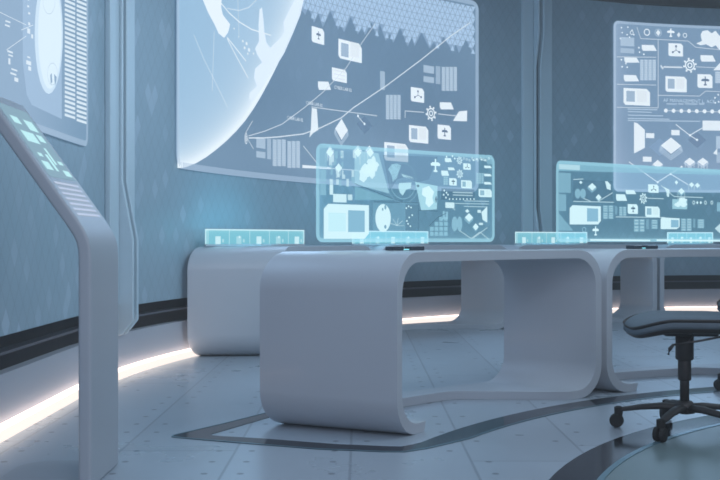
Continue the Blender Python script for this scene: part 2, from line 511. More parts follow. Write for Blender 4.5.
class Part:
    def __init__(s, S, name): s.S = S; s.name = name; s.v = []; s.f = []; s.c = []
    def poly(s, uvs, col, a=1.0, l=2, cols=None):
        k = len(s.v); s.v += [s.S.p(u, v, l) for u, v in uvs]; s.f.append(tuple(range(k, k+len(uvs))))
        c = lin(col) if cols is None else None
        for i in range(len(uvs)):
            s.c.append((*(c if c else cols[i][:3]), a if cols is None else cols[i][3]))
    def pp(s, pts, col, a=1.0, l=2): s.poly([s.S.uv(*p) for p in pts], col, a, l)
    def rect(s, x0, y0, x1, y1, col, a=1.0, l=2, cut=0):
        u0, v0 = s.S.uv(x0, y0); u1, v1 = s.S.uv(x1, y1); s.urect(u0, v0, u1, v1, col, a, l, cut)
    def urect(s, u0, v0, u1, v1, col, a=1.0, l=2, cut=0):
        if cut:
            c = abs(u1-u0)*cut; s.poly([(u0, v0), (u1-c, v0), (u1, v0-c), (u1, v1), (u0+c*.6, v1), (u0, v1+c*.6)], col, a, l)
        else: s.poly([(u0, v0), (u1, v0), (u1, v1), (u0, v1)], col, a, l)
    def line(s, pts, w, col, a=1.0, l=3, sub=1):
        q = []
        for i in range(len(pts)-1):
            for k in range(sub): q.append((pts[i][0]+(pts[i+1][0]-pts[i][0])*k/sub, pts[i][1]+(pts[i+1][1]-pts[i][1])*k/sub))
        q.append(pts[-1]); sc = s.S.scale(pts[0][0])
        q = [s.S.uv(*p) for p in q]; hw = w*sc/2
        for i in range(len(q)-1):
            (ua, va), (ub, vb) = q[i], q[i+1]; L = math.hypot(ub-ua, vb-va) or 1; nx, ny = -(vb-va)/L*hw, (ub-ua)/L*hw
            s.poly([(ua+nx, va+ny), (ub+nx, vb+ny), (ub-nx, vb-ny), (ua-nx, va-ny)], col, a, l)
    def ell(s, x, y, rx, ry, col, a=1.0, l=3, n=16):
        u, v = s.S.uv(x, y); sc = s.S.scale(x)
        s.poly([(u+rx*sc*math.cos(2*PI*k/n), v+ry*sc*math.sin(2*PI*k/n)) for k in range(n)], col, a, l)
    def ring(s, x, y, rx, ry, w, col, a=1.0, l=3, n=20, a0=0, a1=2*PI):
        u, v = s.S.uv(x, y); sc = s.S.scale(x)
        for k in range(n):
            t0 = a0+(a1-a0)*k/n; t1 = a0+(a1-a0)*(k+1)/n
            P = lambda t, q: (u+(rx+q)*sc*math.cos(t), v+(ry+q)*sc*math.sin(t))
            s.poly([P(t0, w/2), P(t1, w/2), P(t1, -w/2), P(t0, -w/2)], col, a, l)
    def dia(s, x, y, rx, ry, col, a=1.0, l=3):
        u, v = s.S.uv(x, y); sc = s.S.scale(x)
        s.poly([(u-rx*sc, v), (u, v+ry*sc), (u+rx*sc, v), (u, v-ry*sc)], col, a, l)
    def diaring(s, x, y, rx, ry, w, col, a=1.0, l=3):
        u, v = s.S.uv(x, y); sc = s.S.scale(x)
        O = [(u-rx*sc, v), (u, v+ry*sc), (u+rx*sc, v), (u, v-ry*sc)]
        f = max(.1, 1-w*1.5/max(rx, ry)); I = [(u+(p[0]-u)*f, v+(p[1]-v)*f) for p in O]
        for k in range(4): s.poly([O[k], O[(k+1) % 4], I[(k+1) % 4], I[k]], col, a, l)
    def plane_icon(s, x, y, r, col, a=1.0, l=5):
        u, v = s.S.uv(x, y); r *= s.S.scale(x)
        s.poly([(u-.14*r, v+r), (u+.14*r, v+r), (u+.14*r, v-.9*r), (u-.14*r, v-.9*r)], col, a, l)
        s.poly([(u-r, v+.25*r), (u-.6*r, v+.5*r), (u+.6*r, v+.5*r), (u+r, v+.25*r), (u+.9*r, v-.05*r), (u-.9*r, v-.05*r)], col, a, l)
        s.poly([(u-.45*r, v-.85*r), (u, v-.55*r), (u+.45*r, v-.85*r), (u+.3*r, v-1.0*r), (u-.3*r, v-1.0*r)], col, a, l)
    def text(s, txt, x, y, h, col, a=1.0, l=4):
        cu = bpy.data.curves.new('t', 'FONT'); cu.body = txt; cu.size = 1.0; cu.resolution_u = 2
        to = bpy.data.objects.new('t', cu); C.objects.link(to)
        dg = bpy.context.evaluated_depsgraph_get(); me = bpy.data.meshes.new_from_object(to.evaluated_get(dg))
        u, v = s.S.uv(x, y); sc = s.S.scale(x)*h
        for p in me.polygons:
            s.poly([(u+me.vertices[i].co.x*sc, v+me.vertices[i].co.y*sc) for i in p.vertices], col, a, l)
        bpy.data.objects.remove(to); bpy.data.curves.remove(cu); bpy.data.meshes.remove(me)
    def build(s, root, mat='holo'):
        o = obj.__wrapped__(s, root) if False else None
        me = bpy.data.meshes.new(s.name); L = root.location
        me.from_pydata([(v[0]-L[0], v[1]-L[1], v[2]-L[2]) for v in s.v], [], s.f); me.update()
        at = me.color_attributes.new('glow', 'FLOAT_COLOR', 'POINT')
        for i, c in enumerate(s.c): at.data[i].color = c
        me.materials.append(M[mat])
        o = bpy.data.objects.new(s.name, me); C.objects.link(o); o.parent = root
        return o

WH = (.90, .95, .985); W2 = (.74, .83, .91); BL_ = (.47, .60, .73); DK = (.36, .46, .57)
CW = (.82, .95, .98); C2 = (.56, .76, .84); CB = (.42, .62, .73); CD = (.28, .42, .52)

class Screen:
    def __init__(s, S, root, white, mid, blue, dark):
        s.S = S; s.root = root; s.w = white; s.m = mid; s.b = blue; s.d = dark
    def part(s, name, mat='holo'):
        return Part(s.S, name)
    def card(s, x0, y0, x1, y1, sq=True, cut=.12):
        p = s.part('picture_card'); p.rect(x0, y0, x1, y1, s.w, .96, 3, cut)
        w, h = x1-x0, y1-y0
        if sq:
            p.rect(x0+w*.1, y0+h*.16, x0+w*.42, y0+h*.78, s.b, .75, 4)
            p.rect(x0+w*.5, y0+h*.14, x0+w*.88, y0+h*.8, tuple(v*.95 for v in s.w), 1, 4)
        else:
            for k in range(3): p.rect(x0+w*.12, y0+h*(.2+.24*k), x0+w*.86, y0+h*(.3+.24*k), tuple(v*.9 for v in s.w), 1, 4)
        p.build(s.root)
    def icon(s, x0, y0, x1, y1, kind='plane'):
        p = s.part('icon_card'); p.rect(x0, y0, x1, y1, s.w, .96, 3, .14)
        cx, cy, r = (x0+x1)/2, (y0+y1)/2, min(x1-x0, y1-y0)*.32
        if kind == 'plane': p.plane_icon(cx, cy, r, s.d)
        else:
            for dx, dy in ((0, -.8), (-.75, .55), (.75, .55)): p.ell(cx+dx*r, cy+dy*r, r*.28, r*.28, s.d, 1, 5, 8)
            for dx, dy in ((0, -.8), (-.75, .55), (.75, .55)): p.line([(cx, cy+.1*r), (cx+dx*r, cy+dy*r)], .6, s.d, 1, 5)
        p.build(s.root)
    def slab(s, x0, y0, x1, y1, sl=.2):
        p = s.part('label_bar'); w = x1-x0
        p.pp([(x0, y0), (x1-w*sl, y0+(.3 if y0 < 200 else 0)), (x1, y1), (x0+w*sl*.4, y1), (x0, y1-(y1-y0)*.4)], s.w, .93, 3); p.build(s.root)
    def table(s, x0, y0, x1, y1, cols=4, rows=1, a=.62):
        p = s.part('data_table'); w = (x1-x0)/cols; h = (y1-y0)/rows
        nr = max(2, int(h/2.3))
        for i in range(cols):
            for j in range(rows):
                X0, Y0, X1, Y1 = x0+i*w+w*.06, y0+j*h+h*.03, x0+(i+1)*w-w*.06, y0+(j+1)*h-h*.03
                p.rect(X0, Y0, X1, Y1, s.m, a, 3)
                for k in range(nr): 
                    yy = Y0+(Y1-Y0)*(k+.3)/nr
                    p.rect(X0+w*.12, yy, X1-w*.15, yy+h/nr*.3, s.w, .45, 4)
        p.build(s.root)
    def block(s, x0, y0, x1, y1, a=.6, col=None, name='info_block', cut=0):
        p = s.part(name); p.rect(x0, y0, x1, y1, col or s.m, a, 3, cut); p.build(s.root)
    def gear(s, x, y, r):
        p = s.part('gear_icon'); p.ring(x, y, r*.72, r*.72, r*.2, s.w, .95, 4)
        p.ring(x, y, r*.34, r*.34, r*.18, s.w, .95, 4, 12)
        for k in range(8):
            a = 2*PI*k/8+.2; uc, vc = s.S.uv(x, y); sc = s.S.scale(x)*r; q = [(uc+sc*(.98*math.cos(a)+.18*math.cos(b)), vc+sc*(.98*math.sin(a)+.18*math.sin(b))) for b in [PI/3*j for j in range(6)]]; p.poly(q, s.w, .95, 4)
        p.build(s.root)
    def lines(s, list_, w=.8, a=.7, name='line_work', col=None, sub=4):
        for pts in list_:
            p = s.part(name); p.line(pts, w, col or s.w, a, 4, sub); p.build(s.root)
    def dots(s, pts, r=1.3, name='marker_dots', a=.95):
        p = s.part(name)
        for x, y in pts: p.ell(x, y, r, r, s.w, a, 5, 10)
        p.build(s.root)
    def dia(s, x, y, rx, ry, nested=1, fall=0):
        p = s.part('diamond_marker'); p.dia(x, y, rx, ry, s.w, .93, 5)
        for k in range(nested):
            p.diaring(x, y+(k+1)*ry*.22, rx*(1.12+.04*k), ry*1.12, 1.1, s.m, .6, 4)
        for k in range(fall):
            xx = x-rx+(2*rx)*(k+.5)/fall; p.line([(xx, y+ry*.2), (xx, y+ry*(1.2+random.random()*1.6))], .9, s.w, .45, 4)
        p.build(s.root)
    def map(s, pts, a=.9, name='map_shape', col=None):
        p = s.part(name); p.pp(pts, col or s.w, a, 4); p.build(s.root)
    def blob(s, cx, cy, rx, ry, n=7, name='map_image'):
        """land masses: ragged little patches"""
        p = s.part(name); rr = random.Random(int(cx*7+cy))
        for k in range(n):
            x = cx+(rr.random()-.5)*rx*1.5; y = cy+(rr.random()-.5)*ry*1.5; r = .25+.3*rr.random()
            p.pp([(x+rx*r*math.cos(t*PI/4)*(.6+.6*rr.random()), y+ry*r*math.sin(t*PI/4)*(.6+.6*rr.random())) for t in range(8)], s.w, .85, 4)
        p.build(s.root)

def col_grid(p, u0, u1, v0, v1, colf, nu=40, nv=14, corner=.06, l=0):
    """rounded rectangle built as a grid so it follows a curved wall; colf(u,v)->(r,g,b,a) linear"""
    us = sorted(set([u0+(u1-u0)*i/nu for i in range(nu+1)]+[u0+corner*(1-math.cos(k*PI/12)) for k in range(7)]+[u1-corner*(1-math.cos(k*PI/12)) for k in range(7)]))
    def lim(u):
        d = min(u-u0, u1-u)
        e = 0 if d >= corner else corner-math.sqrt(max(0, corner**2-(corner-d)**2))
        return v0+e, v1-e
    for a, b_ in zip(us[:-1], us[1:]):
        la, lb = lim(a), lim(b_)
        for j in range(nv):
            q = [(a, la[0]+(la[1]-la[0])*j/nv), (b_, lb[0]+(lb[1]-lb[0])*j/nv), (b_, lb[0]+(lb[1]-lb[0])*(j+1)/nv), (a, la[0]+(la[1]-la[0])*(j+1)/nv)]
            p.poly(q, None, 1, l, [colf(*w) for w in q])
def frame_strip(p, u0, u1, v0, v1, w, col, a, corner, l=1, sub=12):
    pts = []
    for cx, cy, a0 in ((u1-corner, v1-corner, 0), (u0+corner, v1-corner, PI/2), (u0+corner, v0+corner, PI), (u1-corner, v0+corner, 3*PI/2)):
        for k in range(6):
            t = a0+PI/2*k/5; pts.append((cx+corner*math.cos(t), cy+corner*math.sin(t), math.cos(t), math.sin(t)))
    q = []
    for i in range(len(pts)):
        A, B_ = pts[i], pts[(i+1) % len(pts)]
        n = sub if math.hypot(A[0]-B_[0], A[1]-B_[1]) > .3 else 1
        for k in range(n): q.append(tuple(A[m]+(B_[m]-A[m])*k/n for m in range(4)))
    for i in range(len(q)):
        A, B_ = q[i], q[(i+1) % len(q)]
        p.poly([(A[0], A[1]), (B_[0], B_[1]), (B_[0]-B_[2]*w, B_[1]-B_[3]*w), (A[0]-A[2]*w, A[1]-A[3]*w)], col, a, l)

# ================================================================== globe wall display
S = Cyl(.012)
u0, _ = S.uv(176, 168); u1, _ = S.uv(478.5, 100)
zb = S.uv(176, 168)[1]; zt = S.uv(478, 1.5)[1]
root = thing('wall_display', 'huge pale blue wall display with a glowing globe and triangle mesh fringe', 'display', S.p((u0+u1)/2, zb, 0))
scr = Screen(S, root, WH, W2, BL_, DK)
p = Part(S, 'display_panel')
cA, cB = lin((.42, .54, .655)), lin((.53, .65, .76))
def cf(u, v):
    t = .5+.5*math.sin(u*2.1+v*1.7); t2 = max(0, min(1, 1-abs(v-1.45)/.5)); t = min(1, .25*t+.55*t2)
    return (*[a+(b_-a)*t for a, b_ in zip(cA, cB)], .80)
col_grid(p, u0, u1, zb, zt, cf, 44, 16, .09, 0); p.build(root, 'holo_panel')
p = Part(S, 'display_frame'); frame_strip(p, u0, u1, zb, zt, .045, (.66, .76, .86), .5, .09, 1); p.build(root)
# globe
edge_pts = [(176, 169.4), (186, 167), (196, 163), (206, 157), (216, 149.5), (226, 141), (236, 131), (245, 120.5), (254, 107.5), (262, 94), (270, 79), (278, 63), (285, 47), (291, 32), (296, 19), (300, 7), (303, -6), (306, -30)]
def edge_y(x):
    for (xa, ya), (xb, yb) in zip(edge_pts[:-1], edge_pts[1:]):
        if x <= xb: return ya+(yb-ya)*(x-xa)/(xb-xa)
    return edge_pts[-1][1]
p = Part(S, 'globe_image'); g0, g1 = lin((.575, .725, .845)), lin((.90, .955, .99))
xs = [177+i*2.0 for i in range(64)]+[304, 305.5]
def edge_d(x, y):
    return min(math.hypot(x-a, y-b_) for a, b_ in dense)
dense = [(a[0]+(b_[0]-a[0])*k/5, a[1]+(b_[1]-a[1])*k/5) for a, b_ in zip(edge_pts[:-1], edge_pts[1:]) for k in range(5)]
rows = 26
gv = {}
for i, x in enumerate(xs):
    yb_ = min(edge_y(x), 168.0); ub, vb = S.uv(x, yb_); vt = zt-.06
    for j in range(rows+1):
        f = (j/rows)**1.6; v = vb+(vt-vb)*f
        Z = S.scale(x)*F; y = 240-(v-H)/Z*F
        d = edge_d(x, y); t = math.exp(-d/9)*.95+math.exp(-d/45)*.35; t = min(1, t)
        gv[i, j] = ((ub, v), (*[a+(b_-a)*t for a, b_ in zip(g0, g1)], .97))
for i in range(len(xs)-1):
    for j in range(rows):
        q = [gv[i, j], gv[i+1, j], gv[i+1, j+1], gv[i, j+1]]
        p.poly([a for a, _ in q], None, 1, 1, [c for _, c in q])
p.build(root)
Z4 = lambda L, ox=160, oy=0, s=4.0: [(ox+x/s, oy+y/s) for x, y in L]
scr.map(Z4([(160, -10), (185, 50), (212, 100), (228, 135), (250, 152), (266, 130), (274, 98), (262, 82), (245, 60), (238, 30), (240, -10)]), .95, 'continent')
scr.map(Z4([(392, 38), (402, 30), (408, 80), (412, 130), (420, 170), (435, 192), (455, 172), (478, 150), (492, 128), (488, 90), (512, 40), (528, 10), (545, -10), (572, -10), (556, 60), (528, 130), (490, 215), (440, 295), (395, 365), (362, 400), (350, 398), (352, 372), (382, 345), (370, 312), (374, 275), (402, 250), (382, 218), (374, 195), (390, 165), (388, 100)]), .95, 'continent', (.86, .925, .98))
for x, y, r in ((290, 115, 5), (325, 165, 7), (340, 175, 9), (332, 192, 8), (350, 200, 10), (368, 215, 6), (308, 148, 4), (345, 215, 6)):
    pi_ = Part(S, 'island'); pi_.ell(160+x/4, y/4, r/4, r/4*.8, WH, .8, 4, 7); pi_.build(root)
scr.lines([Z4([(235, 10), (268, 50), (310, 88), (360, 118), (438, 142)]), Z4([(262, 150), (298, 195), (338, 245)]), Z4([(262, 155), (300, 228), (347, 313)])], 1.3, .85, 'route_lines')
scr.lines([Z4([(210, 125), (206, 240), (202, 365)]), Z4([(262, 34), (310, 43), (350, 30), (384, -4)]), Z4([(128, 140), (170, 240), (215, 330), (264, 430)]), Z4([(305, 0), (310, 150)])], .9, .55, 'route_lines')
# triangle fringe
zig = [(-75, 40), (-60, 60), (-48, 30), (-25, 92), (-8, 55), (10, 110), (40, 45), (72, 120), (80, 95), (95, 130), (122, 68), (150, 138), (165, 115), (180, 140), (205, 90), (228, 152), (238, 95), (262, 165), (278, 135), (292, 172), (320, 112), (350, 188), (365, 150), (378, 185), (405, 130), (438, 195), (455, 168), (472, 198), (492, 148), (530, 208), (542, 175), (555, 213), (582, 155), (611, 215)]
zig = [(320+x/4, y/4) for x, y in zig]
def zy(x):
    if x < zig[0][0] or x > zig[-1][0]: return -99
    for (xa, ya), (xb, yb) in zip(zig[:-1], zig[1:]):
        if x <= xb: return ya+(yb-ya)*(x-xa)/(xb-xa)
p = Part(S, 'mesh_fringe')
for a, b_ in zip(zig[:-1], zig[1:]):
    A, B_ = S.uv(*a), S.uv(*b_); T = zt-.09
    p.poly([A, B_, (B_[0], T), (A[0], T)], (.52, .635, .76), .85, 1)
p.build(root)
p = Part(S, 'triangle_grid'); st = .070; hh = st*.86
nU = int((u1-u0)/st)
for r in range(0, 26):
    vtop = zt-.06-r*hh
    for k in range(nU*2):
        uc = u0+.1+(k+1)*st/2
        if uc > u1-.06: continue
        dirn = 1 if (k+r) % 2 == 0 else -1
        vc = vtop-hh/2
        tri = [(uc-st*.40, vc-dirn*hh*.45), (uc+st*.40, vc-dirn*hh*.45), (uc, vc+dirn*hh*.40)]
        xw, yw, zw = S.p(uc, vc-hh*.25); px = 360+F*xw/yw; py = 240-F*(zw-H)/yw
        if py < zy(px)-.3: p.poly(tri, (.66, .775, .89), .9, 2)
p.build(root)
# network lines and cards
scr.lines([[(247, 138), (262, 138), (277, 137), (302, 134), (319, 128), (340, 118), (352, 108), (385, 86), (420, 60), (450, 36), (469, 23)]], 1.3, .7, 'trajectory_line')
scr.lines([[(247, 136), (264, 131), (281, 124), (304, 107), (322, 92), (345, 68), (362, 41), (374, 24)], [(310, 107), (376, 116)], [(246, 139), (252, 149)], [(244, 133), (251, 121)], [(302, 146), (318, 166)]], .9, .6)
p = Part(S, 'eye_symbol'); p.ring(244.5, 138.5, 2.2, 5.2, .9, WH, .9, 4); p.ring(244.5, 138.5, 1.0, 2.6, .8, WH, .8, 4, 10); p.build(root)
scr.dots([(356.5, 116), (363, 124)], 1.4)
scr.lines([[(356.5, 116), (363, 124)]], .8, .8)
scr.icon(310.7, 26, 323.2, 45.2)
scr.card(337.5, 38.7, 360.9, 63.3); scr.card(331, 67.3, 345.9, 83.3, False)
scr.slab(317, 81.5, 330, 90)
scr.block(379.3, 71, 384, 90.3, .55)
scr.block(422.7, 65, 433.3, 74); scr.block(422.7, 76, 433.3, 83.4); scr.block(435, 66, 439.6, 84.5, .45)
scr.table(440.7, 66, 456.5, 92); scr.table(384.8, 94, 400, 120.5)
scr.icon(410, 87, 423.3, 103, 'node'); scr.gear(430, 113.5, 6.8)
scr.slab(439, 102.3, 453, 109.5); 
scr.map([(452, 121), (458, 111.5), (466.2, 110.7), (466, 121.5)], .93, 'label_bar')
scr.lines([[(404, 111), (423, 112.5)], [(437, 114), (455, 116)], [(404, 111), (404, 118)]], .9, .6)
scr.card(408.2, 125, 427.5, 143.8); scr.icon(436.8, 124.5, 450.2, 140)
scr.card(383.4, 142, 407.4, 162.3)
p = Part(S, 'caption_text'); p.text('CYBER.LAB 02', 333, 88.7, 4.6, WH, .85); p.text('CYBER.LAB 02', 304.5, 104, 4.6, WH, .85); p.text('CYBER.LAB 02', 285.5, 119, 4.6, WH, .85); p.build(root)
scr.map([(310.5, 108), (315.5, 109), (317, 130), (312, 133), (308, 137.5), (309.5, 129)], .9, 'ruler_shape')
scr.dia(340, 129.5, 10.3, 10.6, 2); scr.dia(328.5, 152, 6, 6, 1, 3); scr.dia(356.5, 150.5, 6, 5, 1, 4); scr.dia(368, 150.5, 6, 5, 1, 4)
p = Part(S, 'dark_diamond'); p.dia(364, 125, 12, 9, (.36, .47, .59), .55, 2); p.build(root)
scr.block(255.2, 137.3, 264.3, 149); scr.block(255.2, 151, 264.3, 158.5); scr.block(266, 138.3, 270, 159.5, .5)
scr.table(271.3, 138.3, 285, 167.3, 3); scr.table(286, 140, 299.2, 169, 3)
scr.map([(301, 165), (330, 167.3), (330, 169.3), (301, 168)], .9, 'label_bar'); scr.lines([[(330, 168.5), (362, 171)]], .9, .6)

# ================================================================== right wall display
u0, _ = S.uv(613.5, 100); u1, _ = S.uv(762, 100)
zb = S.uv(615, 191.5)[1]; zt = S.uv(613.5, 20.5)[1]
root = thing('wall_display', 'pale wall display at right with icon cards and stacked diamonds, right of the pilaster', 'display', S.p((u0+u1)/2, zb, 0))
scr = Screen(S, root, WH, W2, BL_, DK)
cA, cB = lin((.50, .62, .74)), lin((.66, .75, .86))
def cf(u, v):
    e = math.exp(-(u-u0)/.10); t = min(1, e*.8+max(0, min(1, (1.95-v)/.8))*.55)
    return (*[a+(b_-a)*t for a, b_ in zip(cA, cB)], .82)
p = Part(S, 'display_panel'); col_grid(p, u0, u1, zb, zt, cf, 28, 16, .06, 0); p.build(root, 'holo_panel')
p = Part(S, 'display_frame'); frame_strip(p, u0, u1, zb, zt, .03, (.70, .79, .88), .45, .06, 1); p.build(root)
q4 = lambda x, y: (540+x/4, y/4)
def R4(fn, x0, y0, x1, y1, *a, **k): fn(*q4(x0, y0), *q4(x1, y1), *a, **k)
scr.dots([q4(x, y) for x, y in ((322, 112), (348, 110), (325, 132), (345, 140), (365, 122), (372, 140), (355, 150), (318, 155))], .8)
p = Part(S, 'target_icon')
p.ring(*q4(364, 132), 1.8, 1.8, .8, WH, .8, 4, 10); p.build(root); p = Part(S, 'target_icon'); p.ring(*q4(425, 130), 3, 3, 1.1, WH, .85, 4); p.build(root); p = Part(S, 'target_icon'); p.dia(*q4(470, 132), 2.6, 3.2, WH, .9, 4); p.ring(*q4(470, 132), 3.6, 3.6, .6, W2, .7, 4)
p.build(root); p = Part(S, 'aircraft_icon'); p.plane_icon(*q4(520, 132), 4.2, WH); p.build(root); p = Part(S, 'target_icon'); p.dia(*q4(553, 140), 2, 2.6, WH, .8); p.build(root); p = Part(S, 'target_icon'); p.ring(*q4(578, 142), 2, 2, .8, WH, .8); p.build(root)
R4(scr.block, 320, 148, 375, 187); R4(scr.block, 320, 192, 375, 215, .5)
scr.map(Z4([(622, 175), (645, 165), (640, 140), (648, 125), (668, 122), (684, 134), (700, 124), (716, 145), (728, 130), (750, 138), (752, 180), (728, 206), (712, 196), (700, 182), (684, 190), (662, 178), (640, 182)], 540), .92)
R4(scr.slab, 405, 180, 465, 204); R4(scr.icon, 512, 173, 570, 227, 'node'); R4(scr.slab, 335, 230, 396, 251); R4(scr.table, 397, 236, 463, 325)
R4(scr.slab, 333, 300, 394, 326); scr.gear(*q4(597, 262), 6.6); R4(scr.slab, 640, 221, 701, 247)
R4(scr.card, 500, 305, 585, 370); R4(scr.icon, 628, 297, 688, 353); R4(scr.table, 697, 285, 748, 335, 2)
scr.map(Z4([(690, 282), (720, 250), (760, 250), (760, 282)], 540), .9, 'label_bar')
R4(scr.card, 332, 352, 438, 424)
scr.lines([Z4(L, 540) for L in ([(385, 110), (400, 155), (590, 165), (620, 190), (720, 200)], [(305, 228), (462, 230)], [(305, 338), (462, 341)], [(305, 430), (470, 432)], [(470, 160), (470, 432)],
           [(480, 270), (570, 272)], [(622, 268), (700, 272)], [(470, 382), (636, 385), (660, 365), (740, 368)])], .8, .5)
scr.lines([Z4(L, 540) for L in ([(480, 262), (490, 277)], [(492, 268), (565, 270)])], 1.6, .6)
scr.dots([q4(x, y) for x, y in ((392, 192), (395, 210), (412, 218), (322, 240), (340, 255), (325, 268), (345, 270), (710, 380), (697, 392), (712, 408), (698, 412), (735, 385))], .9)
p = Part(S, 'caption_text'); p.text('AF MANAGEMENT L. ACE', *q4(490, 408), 5.0, W2, .9); p.build(root)
p = Part(S, 'text_lines')
for x0_, x1_ in ((503, 545), (550, 572), (577, 628), (633, 655)): p.rect(*q4(x0_, 413), *q4(x1_, 420), W2, .5, 4)
p.build(root)
scr.dots([q4(500+31*k, 443+.6*k) for k in range(9)], 2.1, 'timeline_dots'); scr.lines([Z4([(500, 443), (745, 449)], 540)], .7, .6)
Y4 = lambda L: [(600+x/4.8, 90+y/4.8) for x, y in L]
y4 = lambda x, y: (600+x/4.8, 90+y/4.8)
p = Part(S, 'text_lines')
for x0, y0, x1 in ((130, 92, 272), (130, 104, 245), (130, 121, 300), (130, 137, 330), (130, 147, 478)):
    p.line(Y4([(x0, y0), (x1, y0+4)]), 1.0, W2, .7, 4, 3)
p.build(root)
scr.map(Y4([(160, 155), (176, 160), (212, 192), (212, 278), (160, 305)]), .95, 'fan_shape')
for a in ((218, 207, 258, 232), (340, 192, 380, 218), (203, 320, 245, 345)): scr.block(*y4(*a[:2]), *y4(*a[2:]), .92, WH, 'label_bar')
scr.dia(*y4(337, 268), 11.4, 8.2, 3); p = Part(S, 'diamond_shadow'); p.dia(*y4(285, 275), 12, 9, (.50, .62, .75), .7, 2); p.build(root); p = Part(S, 'diamond_shadow'); p.dia(*y4(465, 240), 10, 8, (.40, .50, .62), .7, 2); p.build(root)
scr.dia(*y4(273, 357), 5.8, 4.4, 1); scr.dia(*y4(427, 345), 5.8, 4, 2, 4); scr.dia(*y4(490, 345), 5.8, 4, 2, 4)
scr.lines([Y4(L) for L in ([(360, 165), (428, 218), (490, 182)], [(428, 218), (462, 240)], [(135, 345), (273, 443), (335, 403), (388, 370)], [(335, 403), (420, 455)])], .9, .8)
scr.dots([y4(428, 218), y4(462, 240), y4(273, 443), y4(335, 403), y4(388, 370)], 1.2)
scr.block(*y4(490, 147), *y4(600, 196), .9, WH, 'label_bar'); scr.block(*y4(555, 222), *y4(600, 282), .7); scr.block(*y4(557, 300), *y4(600, 350), .5)
scr.map(Y4([(540, 305), (560, 280), (560, 312)]), .9, 'pointer')

# ================================================================== left wall display
u0, _ = S.uv(-6, 100); u1, _ = S.uv(87.5, 100)
zb = S.uv(87, 147)[1]; zt = 3.18
root = thing('wall_display', 'pale wall display at far left with an oval shape and ladder of short bars', 'display', S.p((u0+u1)/2, zb, 0))
scr = Screen(S, root, WH, W2, BL_, DK)
cA, cB = lin((.50, .63, .745)), lin((.62, .73, .84))
def cf(u, v):
    t = max(0, min(1, (u1-u)/1.0))
    return (*[a+(b_-a)*t for a, b_ in zip(cA, cB)], .78)
p = Part(S, 'display_panel'); col_grid(p, u0, u1, zb, zt, cf, 28, 12, .05, 0); p.build(root, 'holo_panel')
p = Part(S, 'display_frame'); frame_strip(p, u0, u1, zb, zt, .03, (.70, .79, .88), .4, .05, 1); p.build(root)
def px_ell(p, cx, cy, rx, ry, col, a, l, n=28): p.pp([(cx+rx*math.cos(2*PI*k/n), cy+ry*math.sin(2*PI*k/n)) for k in range(n)], col, a, l)
p = Part(S, 'halo_area'); p.pp([(22, -60), (22, 62), (26, 95), (31, 105), (61, 119), (61, -60)], (.64, .75, .86), .75, 1); p.build(root)
p = Part(S, 'oval_shape'); px_ell(p, 47.3, 34, 14.2, 60, (.80, .89, .96), .9, 2); px_ell(p, 47.6, 34, 11.8, 55, (.85, .925, .975), .9, 3); p.build(root)
p = Part(S, 'face_outline')
ringp = lambda cx, cy, rx, ry, n=20: [(cx+rx*math.cos(2*PI*k/n), cy+ry*math.sin(2*PI*k/n)) for k in range(n+1)]
p.line(ringp(49.5, 74, 5, 11), .35, BL_, .8, 4); p.line(ringp(46, 2, 6, 12), .35, BL_, .6, 4)
p.pp([(46.5, 75), (48, 73), (48.5, 82), (47, 84)], BL_, .85, 5); p.pp([(50.5, 74), (53, 77), (51.5, 86), (50.7, 80)], BL_, .85, 5); p.build(root)
for x0, x1, ye in ((62.6, 73.2, 118.5), (74.6, 84.6, 123.5)):
    p = Part(S, 'bar_column')
    y = ye
    while y > -20:
        s_ = (x1-x0)*.36*(1-(y-60)*.002)
        p.pp([(x0, y-3.2-s_*.6), (x1, y-2.9+s_*.35), (x1, y-.4+s_*.35), (x0, y-.6-s_*.6)], (.84, .905, .95), .95, 3)
        y -= 4.55
    p.build(root)
scr.lines([[(-4, 12), (23, 25)], [(3, 50), (23, 36)], [(18, 30), (30, 25)]], .55, .9, sub=4)
for x, y, w, h in ((2, 20, 5, 1.6), (1.5, 24, 5, 1.6), (4, 50, 5.5, 1.8), (5, 54, 4.5, 1.5), (5, 58, 2, 6), (8, 68, 6, 1.6), (7, 72, 6, 1.8), (11, 77, 4, 4), (24, 56, 3, 1.5), (23, 60, 5, 4), (25, 66, 3, 4), (25, 22, 2, 3), (24, 28, 3, 5), (28, 34, 2, 4), (24, -2, 2, 2), (24, 5, 2, 2), (25, 12, 2, 2)):
    p = Part(S, 'side_note'); p.pp([(x, y), (x+w, y+w*.35), (x+w, y+h+w*.35), (x, y+h)], WH, .75, 4); p.build(root)

